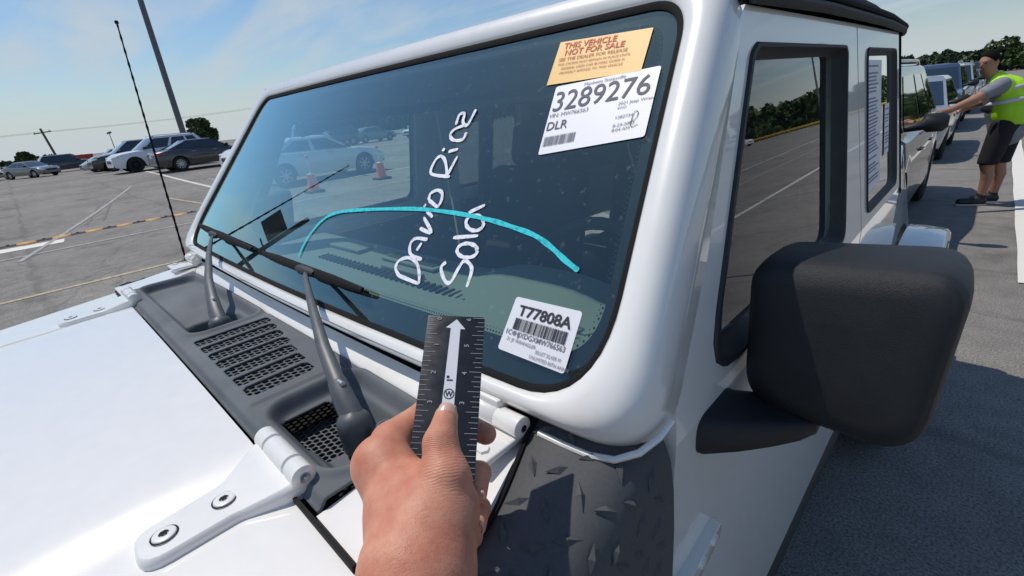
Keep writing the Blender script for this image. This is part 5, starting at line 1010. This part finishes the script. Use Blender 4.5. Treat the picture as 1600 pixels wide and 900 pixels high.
# ------------------------------------------------------------------ street furniture
M('cone_orange', (.88, .15, .04), .5, var=.1, vscale=10); M('cone_white', (.72, .72, .7), .4); M('pole_steel', (.13, .135, .15), .6, var=.15, vscale=4); M('wood_pole', (.13, .105, .085), .9); M('yellow_paint', (.62, .42, .05), .6); M('red_trailer', (.42, .035, .03), .5); M('bump_rubber', (.02, .02, .021), .8); M('bump_yellow', (.62, .34, .10), .7, var=.15, vscale=8); M('lamp_glass', (.6, .62, .62), .2)
def cone(x, y, lab):
    r = tag(empty('traffic_cone', (x, y, gz(x, y))), lab, 'traffic cone', 'traffic cones along the lane')
    mb = MB(); mb.box((0, 0, .03), (.44, .44, .06)); mb.build('base', 'bump_rubber', r, bevel=.015)
    mb = MB(); mb.lathe([(.06, .165), (.09, .15), (.50, .105)], n=24, axis='z'); mb.build('cone_body', 'cone_orange', r)
    mb = MB(); mb.lathe([(.50, .104), (.52, .025), (.55, .022), (.93, .022)], n=16, axis='z'); mb.build('reflective_collar', 'cone_white', r)
    mb = MB(); mb.lathe([(.91, .024), (.94, .04), (.99, .045), (1.01, .03), (1.02, 0)], n=16, axis='z'); mb.build('handle_top', 'cone_orange', r)
cone(-12.32, 5.71, 'orange cone with white stem in front of the pale car door'); cone(-12.43, 7.96, 'orange cone with white stem by the pale car front wheel'); cone(-12.44, 12.46, 'orange cone seen through the rear cabin window')
b = tag(empty('speed_bump', (-12.95, .9, 0)), 'low black rubber speed bump with yellow blocks on the tarmac', 'speed bump')
mb = MB(); rows = []
for i in range(2): y = -4.6+6.6*i; rows.append([(-.15, y, 0), (-.10, y, .03), (-.03, y, .048), (.03, y, .048), (.10, y, .03), (.15, y, 0)])
mb.loft(rows, True, True); mb.build('rubber_base', 'bump_rubber', b, smooth=30)
for i in range(12):
    y = 1.65-i*.55
    mb = MB(); ol = [(-.146, .007), (-.10, .037), (-.03, .055), (.03, .055), (.10, .037), (.128, .02)]; mb.loft([[(x, y-.15, z) for x, z in ol], [(x, y+.15, z) for x, z in ol]], False); mb.build('yellow_block', 'bump_yellow', b, smooth=30, solid=.004)
    mb = MB(); mb.lathe([(.045, .03), (.062, .026), (.064, 0)], (0, y+.27, 0), 'z', 10); mb.build('bolt', 'bump_rubber', b)
def lamp_pole(x, y, h, lab, arms=((.9, 0), (-.9, 0)), r=.14, hd=True):
    e = tag(empty('lamp_pole', (x, y, gz(x, y))), lab, 'lamp pole', 'lamp poles of the car park')
    mb = MB(); mb.lathe([(0, r), (h*.6, r*.85), (h, r*.62), (h+.02, 0)], n=12, axis='z'); mb.build('pole', 'pole_steel', e)
    mb = MB(); mb.lathe([(0, r*2.1), (.7, r*2.0), (.72, 0)], n=16, axis='z'); mb.build('footing', 'line_white', e)
    if hd:
        mb = MB(); mb.box((0, 0, h-.2), (1.9, .08, .08)); mb.build('crossarm', 'pole_steel', e)
        for dx, dy in arms: mb = MB(); mb.box((dx, dy, h-.1), (.45, .4, .3), Matrix.Rotation(.5, 3, 'X')); lh_ = mb.build('lamp_head', 'pole_steel', e, bevel=.03); mb = MB(); mb.box((dx, dy-.19, h-.2), (.36, .03, .2), Matrix.Rotation(.5, 3, 'X')); mb.build('lens', 'lamp_glass', e)
lamp_pole(-60.4, 14.0, 25.5, 'very tall steel lamp pole rising behind the dark saloon car', r=.30)
lamp_pole(15.2, 66, 9, 'lamp pole by the wood, mirrored in the door glass', r=.12)
lamp_pole(-104, 13.5, 4.5, 'short lamp pole beyond the red trailer', r=.07)
e = tag(empty('sign_post', (-13.75, -3.15, 0)), 'tall row sign on a dark post, mirrored in the windscreen', 'sign post')
mb = MB(); mb.lathe([(0, .09), (6.35, .085), (6.37, 0)], n=12, axis='z'); mb.build('post', 'trim_black', e)
mb = MB(); mb.box((-.05, .45, 5.2), (.06, .72, .75)); mb.build('sign_panel', 'trim_black', e, bevel=.01)
mb = MB(); mb.box((-.03, .0, 4.62), (.05, .7, .05)); mb.build('bracket', 'trim_black', e)
e = tag(empty('utility_pole', (-105.5, 6.5, -2)), 'leaning wooden utility pole with crossarm carrying power lines', 'utility pole'); e.rotation_euler = (rad(7), 0, 0)
mb = MB(); mb.lathe([(0, .2), (7.9, .15), (7.92, 0)], n=10, axis='z'); mb.build('pole', 'wood_pole', e)
mb = MB(); mb.box((0, 0, 7.3), (.12, 2.2, .14)); mb.build('crossarm', 'wood_pole', e)
for dy in (-.9, 0, .9): mb = MB(); mb.lathe([(0, .05), (.16, .06), (.2, .0)], (0, dy, 7.37), 'z', 8); mb.build('insulator', 'pole_steel', e)
for k, (dy, h0) in enumerate(((-.9, 5.35), (0, 5.3), (.9, 5.25))):
    mb = MB(); A = Vector((-105.5, 5.7+dy, h0)); B = Vector((-130, -60+dy, h0+1.5)); C_ = Vector((-118, 75+dy, h0+6)); pts = []
    for i in range(21): t = i/20; p = B.lerp(A, t); p.z -= 4*.9*t*(1-t); pts.append(p)
    for i in range(1, 21): t = i/20; p = A.lerp(C_, t); p.z -= 4*1.1*t*(1-t); pts.append(p)
    mb.tube(pts, .012, 4); tag(mb.build('power_line', 'trim_black', None), 'thin power line strung from the leaning utility pole', 'power line', 'power lines')
e = tag(empty('box_trailer', (-98, 6.6, -.5)), 'long red box trailer behind the parked cars', 'trailer')
mb = MB(); mb.box((0, 0, 1.25), (2.4, 6.2, 1.5)); mb.build('box_body', 'red_trailer', e, bevel=.04)
for i in range(11): mb = MB(); mb.box((1.21, -2.9+i*.58, 1.25), (.03, .05, 1.42)); mb.build('rib', 'red_trailer', e)
mb = MB(); mb.box((0, 0, .45), (2.0, 5.8, .2)); mb.build('frame', 'trim_black', e)
for s in (1, -1):
    for y in (-.5, .5): wheel(e, (s*1.05, y, .38), s, .38, .25)
e = tag(empty('guard_rail', (21, 86, 0)), 'long yellow guard rail below the wood, mirrored in the door glass', 'guard rail')
mb = MB(); mb.box((0, 0, .62), (26, .08, .32)); mb.build('rail', 'yellow_paint', e, bevel=.03)
for i in range(9): mb = MB(); mb.box((-12.8+3.2*i, .08, .4), (.14, .14, .8)); mb.build('post', 'yellow_paint', e)
